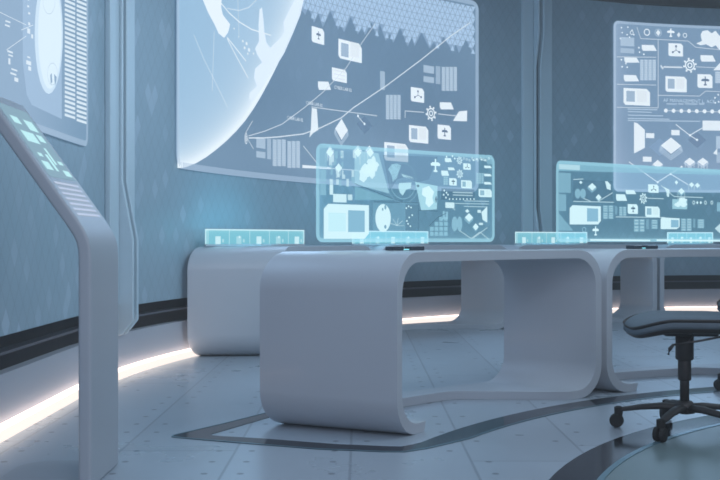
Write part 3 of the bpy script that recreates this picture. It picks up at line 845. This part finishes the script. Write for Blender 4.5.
# ================================================================== desk holographic monitors
def monitor(A, B_, z0, z1, label, at_base, kind):
    S = Pln(A, B_); Lw = S.L
    root = thing('holographic_monitor', label, 'monitor', ((A[0]+B_[0])/2, (A[1]+B_[1])/2, .75))
    p = Part(S, 'light_pane')
    e0, e1 = lin((.40, .66, .76)), lin((.62, .86, .93))
    def cf(u, v):
        d = min(u, Lw-u, v-z0, z1-v); t = math.exp(-d/.02)*.55+math.exp(-(v-z0)/.06)*.35
        return (*[a+(b_-a)*min(1, t) for a, b_ in zip(e0, e1)], .30+.25*min(1, t))
    col_grid(p, 0, Lw, z0, z1, cf, 50, 24, .035, 0); p.build(root, 'holo_add')
    p = Part(S, 'pane_rim'); frame_strip(p, 0, Lw, z0, z1, .018, (.62, .83, .90), .55, .035, 1); p.build(root)
    # projector base: two dark pads joined by a thin bar, resting on the desk
    ang = math.atan2(S.d[1], S.d[0])
    um, _ = S.uv(at_base, 240); bx_, by_ = S.p(um, 0)[:2]
    base = thing('x', '', '', (0, 0, 0)); bpy.data.objects.remove(base)
    ca, sa = math.cos(ang), math.sin(ang)
    def tr(x, y, z): return (bx_+x*ca-y*sa, by_+x*sa+y*ca, z)
    for (x0, x1) in ((-.098, -.03), (.02, .098)):
        b = MB(); b.box(x0, x1, -.03, .03, 0, .02); b.v = [tr(*v[:2], .7502+v[2]) for v in b.v]
        # taper the top
        k = b.build('projector_pad', M['glass_dark'], root, smooth=False); bevel(k, .004, 2)
    b = MB(); b.box(-.03, .02, -.012, .012, .001, .009); b.v = [tr(*v[:2], .7502+v[2]) for v in b.v]
    b.build('projector_bar', M['steel'], root, smooth=False)
    b = MB(); b.box(-.024, .014, -.014, -.012, .003, .007); b.v = [tr(*v[:2], .7502+v[2]) for v in b.v]
    b.build('status_light', M['cyan_led'], root, smooth=False)
    return S, root, Screen(S, root, CW, C2, CB, CD)

A = ((316-360)/F*4.46, 4.46); B_ = ((494.5-360)/F*5.12, 5.12)
S1, root, scr = monitor(A, B_, .790, 1.232, 'cyan holographic monitor with large white card and globe, on the nearest desk', 405, 1)
r3 = lambda x, y: (300+x/3.43, 130+y/3.43)
P3 = lambda L: [r3(x, y) for x, y in L]
def R3(fn, x0, y0, x1, y1, *a, **k): fn(*r3(x0, y0), *r3(x1, y1), *a, **k)
p = Part(S1, 'picture_card'); p.pp(P3([(95, 253), (235, 258), (235, 355), (220, 373), (80, 373), (80, 270)]), CW, .93, 3)
p.pp(P3([(163, 275), (220, 277), (220, 350), (163, 350)]), (.47, .68, .79), .9, 4); p.pp(P3([(95, 283), (155, 285), (155, 348), (95, 348)]), (.74, .91, .955), .9, 4); p.build(root)
R3(scr.block, 112, 219, 158, 249, .85, CW); R3(scr.block, 162, 221, 178, 241, .7, CW); R3(scr.block, 100, 188, 112, 222, .85, CW); R3(scr.block, 68, 182, 88, 224); R3(scr.block, 68, 135, 88, 178)
p = Part(S1, 'side_strip'); p.pp(P3([(66, 50), (92, 52), (92, 130), (66, 130)]), C2, .45, 2); p.build(root)
p = Part(S1, 'map_image'); p.pp(P3([(186, 70), (268, 80), (305, 218), (186, 186)]), (.66, .85, .92), .62, 2); p.build(root)
scr.blob(*r3(232, 130), 10, 13, 13)
scr.map(P3([(186, 192), (322, 240), (186, 240)]), .6, 'shaded_area', (.50, .72, .80))
scr.map(P3([(282, 85), (470, 92), (440, 170), (400, 180), (360, 160), (330, 170), (306, 210)]), .45, 'shaded_area', (.36, .50, .62))
p = Part(S1, 'globe_image'); p.ring(*r3(352, 175), 17, 18, .7, C2, .7, 3); p.ring(*r3(352, 175), 21, 22, .6, C2, .5, 3, 20, PI, 1.9*PI)
p.pp(P3([(300, 135), (312, 118), (330, 115), (345, 122), (338, 140), (330, 165), (316, 178), (312, 155)]), (.62, .82, .90), .8, 4)
p.pp(P3([(338, 182), (380, 180), (378, 200), (362, 205), (350, 225), (340, 215), (335, 195)]), (.72, .90, .95), .85, 4)
p.pp(P3([(345, 150), (385, 162), (388, 170), (350, 160)]), (.72, .90, .95), .7, 4); p.build(root)
scr.lines([P3([(186, 184), (320, 238), (350, 244)]), P3([(250, 246), (405, 250), (405, 340)]), P3([(405, 275), (470, 278)]), P3([(440, 330), (470, 300), (500, 285)])], .8, .6, col=CD)
p = Part(S1, 'chart_panel'); p.pp(P3([(249, 250), (405, 252), (405, 345), (249, 345)]), (.46, .66, .76), .5, 2); p.pp(P3([(360, 255), (405, 255), (405, 345), (360, 345)]), CD, .45, 3); p.build(root)
p = Part(S1, 'oval_shape'); p.ell(*r3(283, 302), 9.8, 14, CW, .93, 4, 24); p.ell(*r3(290, 265), 1.3, 2.4, CB, .9, 5); p.ell(*r3(281, 272), 1, 1.6, CB, .9, 5); p.ell(*r3(290, 332), 1.5, 2, CB, .9, 5); p.build(root)
scr.dots([r3(*q) for q in ((362, 268), (370, 262), (378, 266), (372, 300), (382, 292), (364, 312), (376, 330), (368, 322))], .9)
p = Part(S1, 'node_chart')
for k in range(9): p.line([r3(330, 328), r3(330+26*math.cos(k*.7), 328-26*abs(math.sin(k*.7)))], .5, CW, .5, 4)
p.build(root)
p = Part(S1, 'map_card'); p.pp(P3([(393, 178), (470, 192), (468, 272), (414, 276)]), (.66, .86, .92), .85, 3); p.pp(P3([(418, 200), (440, 192), (458, 212), (452, 232), (456, 250), (440, 266), (428, 252), (430, 232), (416, 222)]), CW, .95, 4)
p.dia(*r3(464, 238), 1.5, 4, CD, .8, 5); p.dia(*r3(402, 192), 2.2, 1.6, CD, .8, 5); p.build(root)
p = Part(S1, 'aircraft_icon'); p.plane_icon(*r3(462, 122), 6.5, CW); p.build(root)
R3(scr.slab, 483, 139, 510, 157); R3(scr.table, 490, 158, 506, 190, 2); R3(scr.icon, 510, 165, 536, 191); R3(scr.card, 551, 172, 588, 201); scr.gear(*r3(546, 151), 4); scr.gear(*r3(545, 105), 3.6)
R3(scr.icon, 558, 114, 584, 137, 'node'); R3(scr.table, 602, 146, 629, 186, 3); R3(scr.block, 602, 152, 602.5, 153)
for y in (122, 150, 178): R3(scr.slab, 630, y, 656, y+9)
R3(scr.block, 640, 85, 658, 118, .5); R3(scr.card, 611, 202, 656, 231)
R3(scr.block, 483, 200, 597, 243, .5, CD, 'status_bar'); scr.dots([r3(510+12*k, 237) for k in range(8)], .9, 'timeline_dots'); scr.lines([P3([(522, 214), (590, 216)]), P3([(522, 223), (590, 225)])], 1.1, .55)
scr.dots([r3(*q) for q in ((492, 208), (500, 215), (490, 222), (505, 222), (498, 232), (592, 104), (604, 100), (620, 102), (632, 104), (500, 92), (512, 100), (520, 90), (505, 108), (528, 98))], 1.0)
R3(scr.slab, 506, 128, 530, 138); R3(scr.slab, 495, 96, 520, 110)
R3(scr.block, 497, 248, 528, 268, .85, CW); scr.lines([P3([(530, 252), (646, 254)]), P3([(560, 243), (646, 245)]), P3([(560, 262), (640, 264)])], .8, .55)
scr.map(P3([(640, 262), (640, 318), (624, 308), (620, 282)]), .9, 'fan_shape')
scr.dia(*r3(577, 300), 5.6, 4.4, 2); scr.dia(*r3(600, 332), 4, 3.6, 1); scr.dia(*r3(571, 278), 3, 2, 0); R3(scr.block, 607, 274, 619, 284, .85, CW); R3(scr.block, 612, 318, 626, 326, .8, CW)
p = Part(S1, 'cell_grid')
for i in range(4):
    for j in range(4):
        if i+j >= 2: p.rect(*r3(443+i*16+1, 297+j*17+1), *r3(443+i*16+14, 297+j*17+15), (.60, .82, .90), .6, 3)
p.rect(*r3(488, 278), *r3(495, 306), C2, .8, 3); p.rect(*r3(498, 280), *r3(506, 306), C2, .8, 3); p.build(root)
p = Part(S1, 'oval_shape'); p.ell(*r3(529, 322), 4, 7.5, C2, .75, 3); p.ell(*r3(546, 322), 3.6, 7.5, C2, .75, 3); p.build(root)
scr.lines([P3([(545, 345), (585, 372), (615, 350), (645, 375)]), P3([(590, 372), (640, 335)]), P3([(500, 250), (530, 275)])], .8, .6)
# vertical glyph forest top left
p = Part(S1, 'signal_bars'); rr = random.Random(4)
for k in range(34):
    x = 96+rr.random()*88; y = 60+rr.random()*120; hgt = 6+rr.random()*22
    p.rect(*r3(x, y), *r3(x+3+rr.random()*8, y+hgt), CW if rr.random() > .4 else C2, .55, 3)
p.build(root)
for k, (x, y) in enumerate(((100, 78), (196, 78), (238, 78), (130, 130))): scr.dia(*r3(x, y), 4.4, 4.6, 0, 2)
p = Part(S1, 'icon_row')
for k in range(10): p.ring(*r3(560+k*9.5, 98+(k % 3)*3), 1.0, 1.0, .6, CW, .7, 4, 8)
p.build(root)

A = ((556-360)/F*5.20, 5.20); B2 = ((720-360)/F*5.92, 5.92); dl = math.hypot(B2[0]-A[0], B2[1]-A[1]); B_ = (A[0]+(B2[0]-A[0])*1.42/dl, A[1]+(B2[1]-A[1])*1.42/dl)
S2, root, scr = monitor(A, B_, .790, 1.215, 'cyan holographic monitor on the desk behind the chair, showing rows of small cards', 642, 2)
t3 = lambda x, y: (510+x/3.43, 130+y/3.43)
Q3 = lambda L: [t3(x, y) for x, y in L]
def T3(fn, x0, y0, x1, y1, *a, **k): fn(*t3(x0, y0), *t3(x1, y1), *a, **k)
p = Part(S2, 'header_band')
for k in range(8):
    xa, xb = 162+k*72, 162+(k+1)*72
    p.pp(Q3([(xa, 108+(xa-160)*.048), (xb, 108+(xb-160)*.048), (xb, 140+(xb-160)*.025), (xa, 140+(xa-160)*.025)]), (.55, .77, .85), .6, 2)
p.build(root)
T3(scr.block, 166, 117, 238, 138, .5, CW); T3(scr.block, 166, 146, 207, 216, .55); T3(scr.block, 166, 220, 191, 278, .55)
T3(scr.block, 214, 170, 350, 246, .35, CD, 'scene_card'); scr.dia(*t3(279, 195), 5.8, 3.8, 2); scr.dia(*t3(301, 231), 4, 3.2, 1); scr.dia(*t3(240, 180), 2.4, 1.6, 0)
p = Part(S2, 'oval_shape'); p.ell(*t3(230, 218), 4, 5, C2, .7, 4); p.ell(*t3(248, 218), 4, 5, C2, .7, 4); p.build(root)
scr.map(Q3([(324, 176), (332, 176), (343, 188), (343, 206), (330, 202)]), .9, 'fan_shape')
scr.lines([Q3([(215, 245), (354, 248)]), Q3([(300, 245), (350, 215)]), Q3([(250, 235), (275, 245)]), Q3([(360, 298), (530, 300)]), Q3([(470, 234), (525, 236)]), Q3([(516, 190), (560, 228), (660, 232)]), Q3([(215, 170), (250, 168)])], .8, .65)
p = Part(S2, 'picture_card'); p.pp(Q3([(213, 258), (310, 262), (310, 312), (300, 324), (203, 324), (203, 268)]), CW, .93, 3); p.pp(Q3([(262, 268), (300, 270), (300, 314), (262, 314)]), (.47, .68, .79), .9, 4); p.build(root)
T3(scr.table, 316, 258, 354, 306, 2, 2); T3(scr.table, 372, 262, 398, 296, 2, 1); T3(scr.block, 358, 262, 366, 290, .4); T3(scr.icon, 402, 254, 437, 288); T3(scr.card, 462, 262, 512, 299)
T3(scr.slab, 362, 220, 400, 243); T3(scr.slab, 395, 206, 431, 220); scr.gear(*t3(455, 235), 5); T3(scr.icon, 472, 186, 508, 216, 'node')
p = Part(S2, 'picture_card'); p.pp(Q3([(520, 300), (580, 303), (580, 332), (570, 340), (515, 340), (515, 305)]), CW, .93, 3); p.pp(Q3([(550, 308), (576, 309), (576, 334), (550, 334)]), (.47, .68, .79), .9, 4); p.build(root)
T3(scr.table, 422, 305, 461, 350, 2, 2); T3(scr.block, 465, 306, 475, 340, .4); T3(scr.table, 482, 307, 506, 340, 1, 2); T3(scr.table, 584, 302, 622, 348, 2, 1); T3(scr.block, 626, 304, 634, 335, .4); T3(scr.table, 640, 305, 666, 338, 1, 1)
p = Part(S2, 'aircraft_icon'); p.plane_icon(*t3(291, 346), 4.6, CW); p.build(root)
p = Part(S2, 'target_icon'); p.ring(*t3(252, 342), 2.4, 2.4, .8, C2, .8, 4)
for k, x in enumerate((628, 640, 652, 668, 690)): (p.ring(*t3(x, 249), 1.6, 1.6, .8, CW, .85, 4, 12) if k in (0, 3, 4) else p.dia(*t3(x, 249), 1.8, 1.8, CW, .9, 4))
p.build(root)
T3(scr.block, 555, 237, 606, 272, .7, (.66, .86, .92), 'map_card'); scr.blob(*t3(585, 252), 8, 5, 9)
scr.map(Q3([(525, 195), (545, 205), (543, 230), (536, 228), (534, 212)]), .85, 'fan_shape'); scr.dia(*t3(585, 210), 5, 3.2, 2, 3); scr.dia(*t3(620, 188), 4, 2.6, 0, 3); scr.dia(*t3(640, 190), 4, 2.6, 0, 3); scr.dia(*t3(568, 180), 2.6, 2.2, 0)
scr.map(Q3([(700, 338), (722, 318), (745, 338), (722, 358)]), .7, 'diamond_marker'); T3(scr.block, 708, 248, 740, 280, .7)
p = Part(S2, 'base_glow_line'); p.line(Q3([(272, 377), (478, 379)]), 1.6, CW, .95, 5, 3); p.line(Q3([(500, 378), (720, 380)]), 1.6, CW, .95, 5, 3); p.build(root)
scr.map(Q3([(165, 285), (165, 345), (215, 345)]), .4, 'shaded_area', (.6, .82, .9))

# ================================================================== small upright holographic key panels on the back row
def keypanel(atf, desk_top, pa, pb, ya, yb, v, label, AB=None):
    # place the pane parallel to the desk edge, at fraction v of its depth
    def solve(px):
        lo, hi = -0.6, 1.6
        f = lambda u: (lambda q: q[0]/q[1]*F+360-px)(atf(u, v))
        for _ in range(50):
            m = (lo+hi)/2
            if f(m) < 0: lo = m
            else: hi = m
        return atf((lo+hi)/2, v)
    A, B_ = AB or (solve(pa), solve(pb))
    S = Pln(A, B_); z0 = desk_top+.016; z1 = z0+.105
    root = thing('holographic_key_panel', label, 'hologram', ((A[0]+B_[0])/2, (A[1]+B_[1])/2, desk_top), 0, None)
    p = Part(S, 'light_pane'); e0, e1 = lin((.50, .80, .87)), lin((.74, .95, .985)); Lw = S.L
    def cf(u, vv):
        t = math.exp(-(z1-vv)/.01)*.8+math.exp(-min(u, Lw-u)/.015)*.5
        return (*[a+(b_-a)*min(1, t) for a, b_ in zip(e0, e1)], .84)
    col_grid(p, 0, Lw, z0, z1, cf, 30, 10, .002, 0); p.build(root, 'holo_panel')
    p = Part(S, 'key_marks'); rr = random.Random(int(pa))
    for k in range(5):
        u = Lw*(k+.12)/5
        p.urect(u, z1-.008, u+.004, z0, CW, .75, 2)
        p.urect(u+Lw*.07, z0+.055, u+Lw*.12, z0+.0, CW, .8 if k % 2 == 0 else .35, 2)
        p.urect(u+Lw*.135, z0+.035, u+Lw*.15, z0+.012, CW, .5, 2)
        if k % 2: p.ell(360+F*S.p(u+Lw*.1, 0)[0]/S.p(u+Lw*.1, 0)[1], 240+(H-(z0+.05))/S.p(u, 0)[1]*F, 1.3, 1.3, CW, .8, 3)
    p.urect(0, z1, Lw, z1-.008, CW, .95, 3); p.urect(0, z1, .008, z0, CW, .9, 3); p.urect(Lw-.008, z1, Lw, z0, CW, .9, 3); p.build(root)
    ca, sa = S.d
    b = MB(); b.box(0, Lw, -.012, .012, 0, .014); b.v = [(A[0]+x*ca-y*sa, A[1]+x*sa+y*ca, desk_top+.0003+z) for x, y, z in b.v]
    k = b.build('projector_rail', M['desk'], root, smooth=False); bevel(k, .003, 2)
    return ((A[0]+B_[0])/2, (A[1]+B_[1])/2)
kp = []
kp.append(keypanel(at3, BT, 205, 304, 0, 0, .30, 'low glowing cyan key panel standing on the desk by the left wall', ((-1.068, 6.89), (-.425, 7.59))))
kp.append(keypanel(at4, BT, 352, 428, 0, 0, .30, 'low glowing cyan key panel seen through the lower middle of the nearest monitor'))
kp.append(keypanel(at5, BT, 515, 587, 0, 0, .30, 'low glowing cyan key panel between the two holographic monitors'))
kp.append(keypanel(at6, BT, 667, 713, 0, 0, .30, 'low glowing cyan key panel at the right end, behind the right monitor'))

# ================================================================== bent console at left
def console():
    near, far = 3.20, 3.57
    root = thing('touch_console', 'pale bent slab console with cyan touch display in the left foreground', 'console', (-.86, 3.39, 0))
    t = .042
    # centre line of the front (display) face, in the X-Z plane, going up
    face = [(-.861, .0), (-.861, .70)]
    bend = [(-.861, .74), (-.863, .775), (-.870, .805), (-.884, .835), (-.905, .868)]
    end = (-1.205, 1.285)
    pts = face+bend
    k = 14
    for i in range(1, k+1): pts.append((bend[-1][0]+(end[0]-bend[-1][0])*i/k, bend[-1][1]+(end[1]-bend[-1][1])*i/k))
    front = pts; back = []
    for i, p_ in enumerate(pts):
        a = pts[max(0, i-1)]; c = pts[min(len(pts)-1, i+1)]; tx, tz = c[0]-a[0], c[1]-a[1]; L = math.hypot(tx, tz)
        tt = t
        back.append((p_[0]-tz/L*tt, p_[1]+tx/L*tt))
    back = [(x, max(0, z)) for x, z in back]
    prof = front+back[::-1]; n = len(prof)
    vs = [(x, near, z) for x, z in prof]+[(x, far, z) for x, z in prof]
    fs = [(i, (i+1) % n, n+(i+1) % n, n+i) for i in range(n)]
    m = len(front)
    for i in range(m-1):
        a, b2 = i, i+1; c, d = n-2-i, n-1-i
        fs.append((a, b2, c, d)); fs.append((n+a, n+d, n+c, n+b2))
    o = obj('slab_body', vs, fs, M['console'], root, False); bevel(o, .010, 4, 50)
    # rounded base plate reaching back under the arm
    pl = []
    x0, x1, y0, y1, r = -1.19, -.868, near-.01, far-.005, .11
    for cx, cy, a0 in ((x1-.03, y1-.03, 0), (x0+r, y1-r, PI/2), (x0+r, y0+r, PI), (x1-.03, y0+.03, 3*PI/2)):
        rr = .03 if cx > -1 else r
        for q in range(7): pl.append((cx+rr*math.cos(a0+PI/2*q/6), cy+rr*math.sin(a0+PI/2*q/6)))
    nn = len(pl)
    o = obj('base_plate', [(x, y, .0) for x, y in pl]+[(x, y, .014) for x, y in pl], [tuple(range(nn)), tuple(range(nn, 2*nn))]+[(i, (i+1) % nn, nn+(i+1) % nn, nn+i) for i in range(nn)], M['console'], root)
    # display sits on the sloping face
    A = Vector((-.905, 0, .868)); E = Vector((end[0], 0, end[1])); d = (E-A); L = d.length; d.normalize(); nrm = Vector((d.z, 0, -d.x))
    class Sl:
        def p(s, u, v, l=0):     # u across (0 near .. 1 far), v up the slope (metres)
            q = A+d*v+nrm*(.0012+l*.0008); return (q.x, near+(far-near)*u, q.z)
        def uv(s, a, b_): return (a, b_)
        def scale(s, x): return 1
    S = Sl()
    p = Part(S, 'display_glass')
    c0, c1 = lin((.57, .70, .77)), lin((.55, .75, .80))
    for k_ in range(10):
        a, b_ = .17+(.30)*k_/10, .17+(.30)*(k_+1)/10
        p.poly([(.09, a), (.91, a), (.91, b_), (.09, b_)], None, 1, 0, [(*c0, .8)]*4)
    p.build(root, 'holo_panel')
    for (u0_, u1_, v0_, v1_) in ((.70, .84, .235, .25), (.22, .34, .255, .27), (.44, .52, .20, .27), (.16, .36, .20, .235), (.66, .86, .185, .21), (.55, .62, .23, .30), (.20, .55, .315, .36), (.62, .80, .33, .36), (.2, .40, .39, .42), (.55, .80, .375, .42)):
        p = Part(S, 'touch_key'); p.poly([(u0_, v0_), (u1_, v0_), (u1_, v1_), (u0_, v1_)], (.76, .95, .97), .85, 2); p.build(root)
    p = Part(S, 'printed_rows')
    for k_ in range(7):
        v = .015+k_*.021; p.poly([(.1, v), (.85, v), (.85, v+.009), (.1, v+.009)], (.80, .84, .92), .7, 1)
    p.build(root)
console()

# ================================================================== swivel chairs
def chair(loc, rotz, label, sw=0.0):
    """built facing -X; casters at 5 angles"""
    root = thing('swivel_chair', label, 'chair', (loc[0], loc[1], 0), rotz, 'black swivel chairs')
    def P(b, name, mat, par=None, smooth=True): 
        o = obj(name, b.v, b.f, mat, None, smooth); o.parent = par or root; return o
    b = MB(); b.lathe([(.02, .075), (.042, .08), (.042, .115), (.030, .128), (.026, .13)], 24); P(b, 'hub', M['black'])
    for k in range(5):
        a = math.radians(160.6+sw+72*k)-rotz
        ca, sa = math.cos(a), math.sin(a)
        pts = [(.02*ca, .02*sa, .100), (.09*ca, .09*sa, .103), (.17*ca, .17*sa, .095), (.262*ca, .262*sa, .078), (.276*ca, .276*sa, .075)]
        b = MB(); b.tube(pts, [.026, .024, .020, .015, .012], 12, .62); leg = P(b, 'leg', M['black'])
        cx, cy = .268*ca, .268*sa
        b = MB(); b.lathe([(.016, .052), (.018, .062), (.018, .088), (.010, .092)], 14, (cx, cy, 0))
        # twin wheels, axis tangential
        tx, ty = -sa, ca
        n = 18
        for s_ in (-1, 1):
            for (o0, o1) in ((.006, .022),):
                vs = []
                for off in (o0, o1):
                    for q in range(n):
                        t = 2*PI*q/n; r = .030 if off == o0 else .027
                        vs.append((cx+tx*off*s_+ca*r*math.cos(t)+ca*.008, cy+ty*off*s_+sa*r*math.cos(t)+sa*.008, .031+r*math.sin(t)))
                b.add(vs, [tuple(range(n)), tuple(range(n, 2*n))]+[(q, (q+1) % n, n+(q+1) % n, n+q) for q in range(n)])
        c = obj('caster', b.v, b.f, M['rubber'], None, False); c.parent = leg
    b = MB(); b.lathe([(.019, .12), (.019, .30)], 20); P(b, 'gas_column', M['black'])
    b = MB(); b.lathe([(.024, .215), (.027, .22), (.027, .325), (.020, .33)], 20); P(b, 'column_sleeve', M['black'])
    b = MB(); b.lathe([(.032, .300), (.037, .305), (.037, .425)], 20); P(b, 'column_cover', M['black'])
    b = MB(); b.box(-.10, .12, -.09, .09, .405, .432); o = P(b, 'tilt_mechanism', M['black'], None, False); bevel(o, .01, 2)
    # seat: contoured cushion; waterfall front edge at -X
    nx, ny = 40, 30; vs = []; fs = []
    def seat_pt(i, j, topside):
        sx = math.sin(PI/2*(-1+2*i/nx)); sy = math.sin(PI/2*(-1+2*j/ny))
        # superellipse footprint
        q = (abs(sx)**4+abs(sy)**4)**.25 or 1; m_ = max(abs(sx), abs(sy)) or 1
        X, Y = sx*m_/q, sy*m_/q
        x = X*.250+.014; y = Y*.235
        e = min(1, max(abs(sx), abs(sy)))
        th = .031*math.sqrt(max(0, 1-e**10))+.004
        f = max(0, (-X-.40)/.60); drop = .042*f**1.6
        bk = max(0, (X-.45)/.55); rise = -.004*bk
        dish = -.010*(1-X*X)*(1-Y*Y) if topside else 0
        zc = .462-drop+rise
        return (x, y, zc+(th if topside else -th*.72)+dish)
    for top in (True, False):
        for i in range(nx+1):
            for j in range(ny+1): vs.append(seat_pt(i, j, top))
    K = (nx+1)*(ny+1); I = lambda s, i, j: s*K+i*(ny+1)+j
    tf, bf = [], []
    for i in range(nx):
        for j in range(ny):
            tf.append((I(0, i, j), I(0, i+1, j), I(0, i+1, j+1), I(0, i, j+1))); bf.append((I(1, i, j), I(1, i, j+1), I(1, i+1, j+1), I(1, i+1, j)))
    rim = []
    for i in range(nx): rim += [(I(0, i, 0), I(1, i, 0), I(1, i+1, 0), I(0, i+1, 0)), (I(0, i, ny), I(0, i+1, ny), I(1, i+1, ny), I(1, i, ny))]
    for j in range(ny): rim += [(I(0, 0, j), I(0, 0, j+1), I(1, 0, j+1), I(1, 0, j)), (I(0, nx, j), I(1, nx, j), I(1, nx, j+1), I(0, nx, j+1))]
    o = obj('seat', vs, tf+bf+rim, M['seat'], None, True); o.parent = root
    # darker under shell
    vs2 = []
    for i in range(nx+1):
        for j in range(ny+1):
            x, y, z = seat_pt(i, j, False); e = math.sin(PI/2*max(abs(-1+2*i/nx), abs(-1+2*j/ny)))
            vs2.append((x*1.012, y*1.012, z+.030*e**6-.003))
    for i in range(nx+1):
        for j in range(ny+1):
            x, y, z = seat_pt(i, j, False); vs2.append((x*.97, y*.97, z-.012*(1-max(abs(-1+2*i/nx), abs(-1+2*j/ny))**4)-.004))
    o = obj('seat_shell', vs2, tf+bf+rim, M['black'], None, True); o.parent = root
    # height lever
    b = MB(); b.tube([(.03, -.05, .418), (-.01, -.15, .405), (-.03, -.20, .392)], .005, 8)
    lv = P(b, 'height_lever', M['black'])
    b = MB(); b.tube([(.14, -.20, .425), (.02, -.215, .402), (-.095, -.22, .383)], .0045, 8); b.tube([(-.088, -.22, .386), (-.104, -.222, .368), (-.110, -.222, .345)], [.008, .013, .008], 10, .6)
    o = obj('lever_paddle', b.v, b.f, M['black'], None, True); o.parent = lv
    # back: spine bracket and curved rest
    b = MB(); b.tube([(.05, 0, .425), (.20, 0, .425), (.285, 0, .45), (.315, 0, .52), (.315, 0, .66), (.31, 0, .78)], [.022, .022, .022, .021, .019, .014], 12, .6); P(b, 'back_bracket', M['black'])
    vs = []; fs = []; ni, nj = 12, 14
    for side in (0, 1):
        for i in range(ni+1):
            for j in range(nj+1):
                sy = -1+2*i/ni; sz = j/nj
                wid = .225*(1-.18*abs(2*sz-1)**3)
                x = .285+.02*(sz-.2)-.05*abs(sy)**2.2-.02*math.sin(sz*PI)+(.028 if side else 0)*(1-max(abs(sy), abs(2*sz-1))**6*.6)
                vs.append((x, sy*wid, .60+sz*.42))
    K = (ni+1)*(nj+1); I = lambda s, i, j: s*K+i*(nj+1)+j
    for i in range(ni):
        for j in range(nj):
            fs += [(I(0, i, j), I(0, i+1, j), I(0, i+1, j+1), I(0, i, j+1)), (I(1, i, j), I(1, i, j+1), I(1, i+1, j+1), I(1, i+1, j))]
    for i in range(ni): fs += [(I(0, i, 0), I(1, i, 0), I(1, i+1, 0), I(0, i+1, 0)), (I(0, i, nj), I(0, i+1, nj), I(1, i+1, nj), I(1, i, nj))]
    for j in range(nj): fs += [(I(0, 0, j), I(0, 0, j+1), I(1, 0, j+1), I(1, 0, j)), (I(0, ni, j), I(1, ni, j), I(1, ni, j+1), I(0, ni, j+1))]
    o = obj('backrest', vs, fs, M['seat'], None, True); o.parent = root
    return root
chair((1.355, 4.175), math.radians(-6), 'black swivel chair with grey seat and star base, in front of the right desk')
chair((2.185, 5.29), math.radians(28), 'black swivel chair mostly out of frame, only its caster visible at right edge', 15)

# ------------------------------------------------------------------ lights
def area(name, loc, tgt, size, power, col, sy=None, spread=180):
    l = bpy.data.lights.new(name, 'AREA'); l.energy = power; l.color = lin(col); l.size = size
    if sy: l.shape = 'RECTANGLE'; l.size_y = sy
    l.spread = math.radians(spread)
    o = bpy.data.objects.new(name, l); C.objects.link(o); o.location = loc
    o.rotation_euler = (Vector(tgt)-Vector(loc)).to_track_quat('-Z', 'Y').to_euler()
    return o
area('ceiling_light', (3.6, 5.4, 3.55), (3.6, 5.4, 0), 6.5, 122, (.84, .93, 1.0), 6.0)
area('ceiling_light', (1.5, 1.0, 3.55), (1.2, 2.5, 0), 3.5, 108, (.88, .93, 1.0), 3.0)
area('front_fill_light', (.6, -2.2, 2.2), (.3, 5, .7), 2.6, 56, (.92, .92, 1.0), 1.8)
area('left_wall_fill', (1.9, 4.3, 3.3), (-1.5, 6.2, 1.7), 1.4, 30, (.84, .93, 1.0), 1.4, 110)  # added fill with no fixture, brightens the left wall and its pilaster
# light given off by the displays
def wallglow(px, z, power, size, col, off=.12):
    d, _ = hit_wall(px); x, y = circ(RW-off, d); tx, ty = circ(RW-3, d)
    return area('display_glow', (x, y, z), (tx, ty, z-.4), size, power, col, 1.6)
wallglow(300, 2.2, 34, 2.2, (.68, .84, 1.0)); wallglow(700, 2.2, 20, 1.8, (.68, .84, 1.0)); wallglow(30, 2.2, 9, 1.2, (.68, .84, 1.0), .2)
for (x, y) in kp:
    dx, dy = RC[0]-x, RC[1]-y; L = math.hypot(dx, dy)
    area('key_panel_glow', (x+dx/L*.12, y+dy/L*.12, BT+.12), (x-dx/L*2, y-dy/L*2, BT+.75), .7, 1.3, (.45, .88, 1.0), .1)

w = bpy.data.worlds.new('World'); bpy.context.scene.world = w; w.use_nodes = True
w.node_tree.nodes['Background'].inputs[0].default_value = (.25, .31, .38, 1); w.node_tree.nodes['Background'].inputs[1].default_value = .3
vs_ = w.node_tree.nodes.new('ShaderNodeVolumeScatter'); vs_.inputs['Color'].default_value = (.90, .97, 1, 1); vs_.inputs['Density'].default_value = .015; vs_.inputs['Anisotropy'].default_value = .1
w.node_tree.links.new(vs_.outputs[0], w.node_tree.nodes['World Output'].inputs['Volume'])

# ------------------------------------------------------------------ camera
cam = bpy.data.cameras.new('Camera'); co = bpy.data.objects.new('Camera', cam); C.objects.link(co)
co.location = (0, 0, H); co.rotation_euler = (PI/2, 0, 0); cam.sensor_width = 36; cam.lens = 50.0; cam.clip_start = .05
sc = bpy.context.scene; sc.camera = co
sc.view_settings.view_transform = 'Standard'; sc.view_settings.look = 'None'; sc.view_settings.exposure = 0; sc.view_settings.gamma = 1
try:
    sc.cycles.transparent_max_bounces = 48; sc.cycles.max_bounces = 8; sc.cycles.diffuse_bounces = 4
    sc.cycles.filter_width = 1.7; sc.cycles.use_denoising = True; sc.cycles.sample_clamp_indirect = 4
except Exception: pass
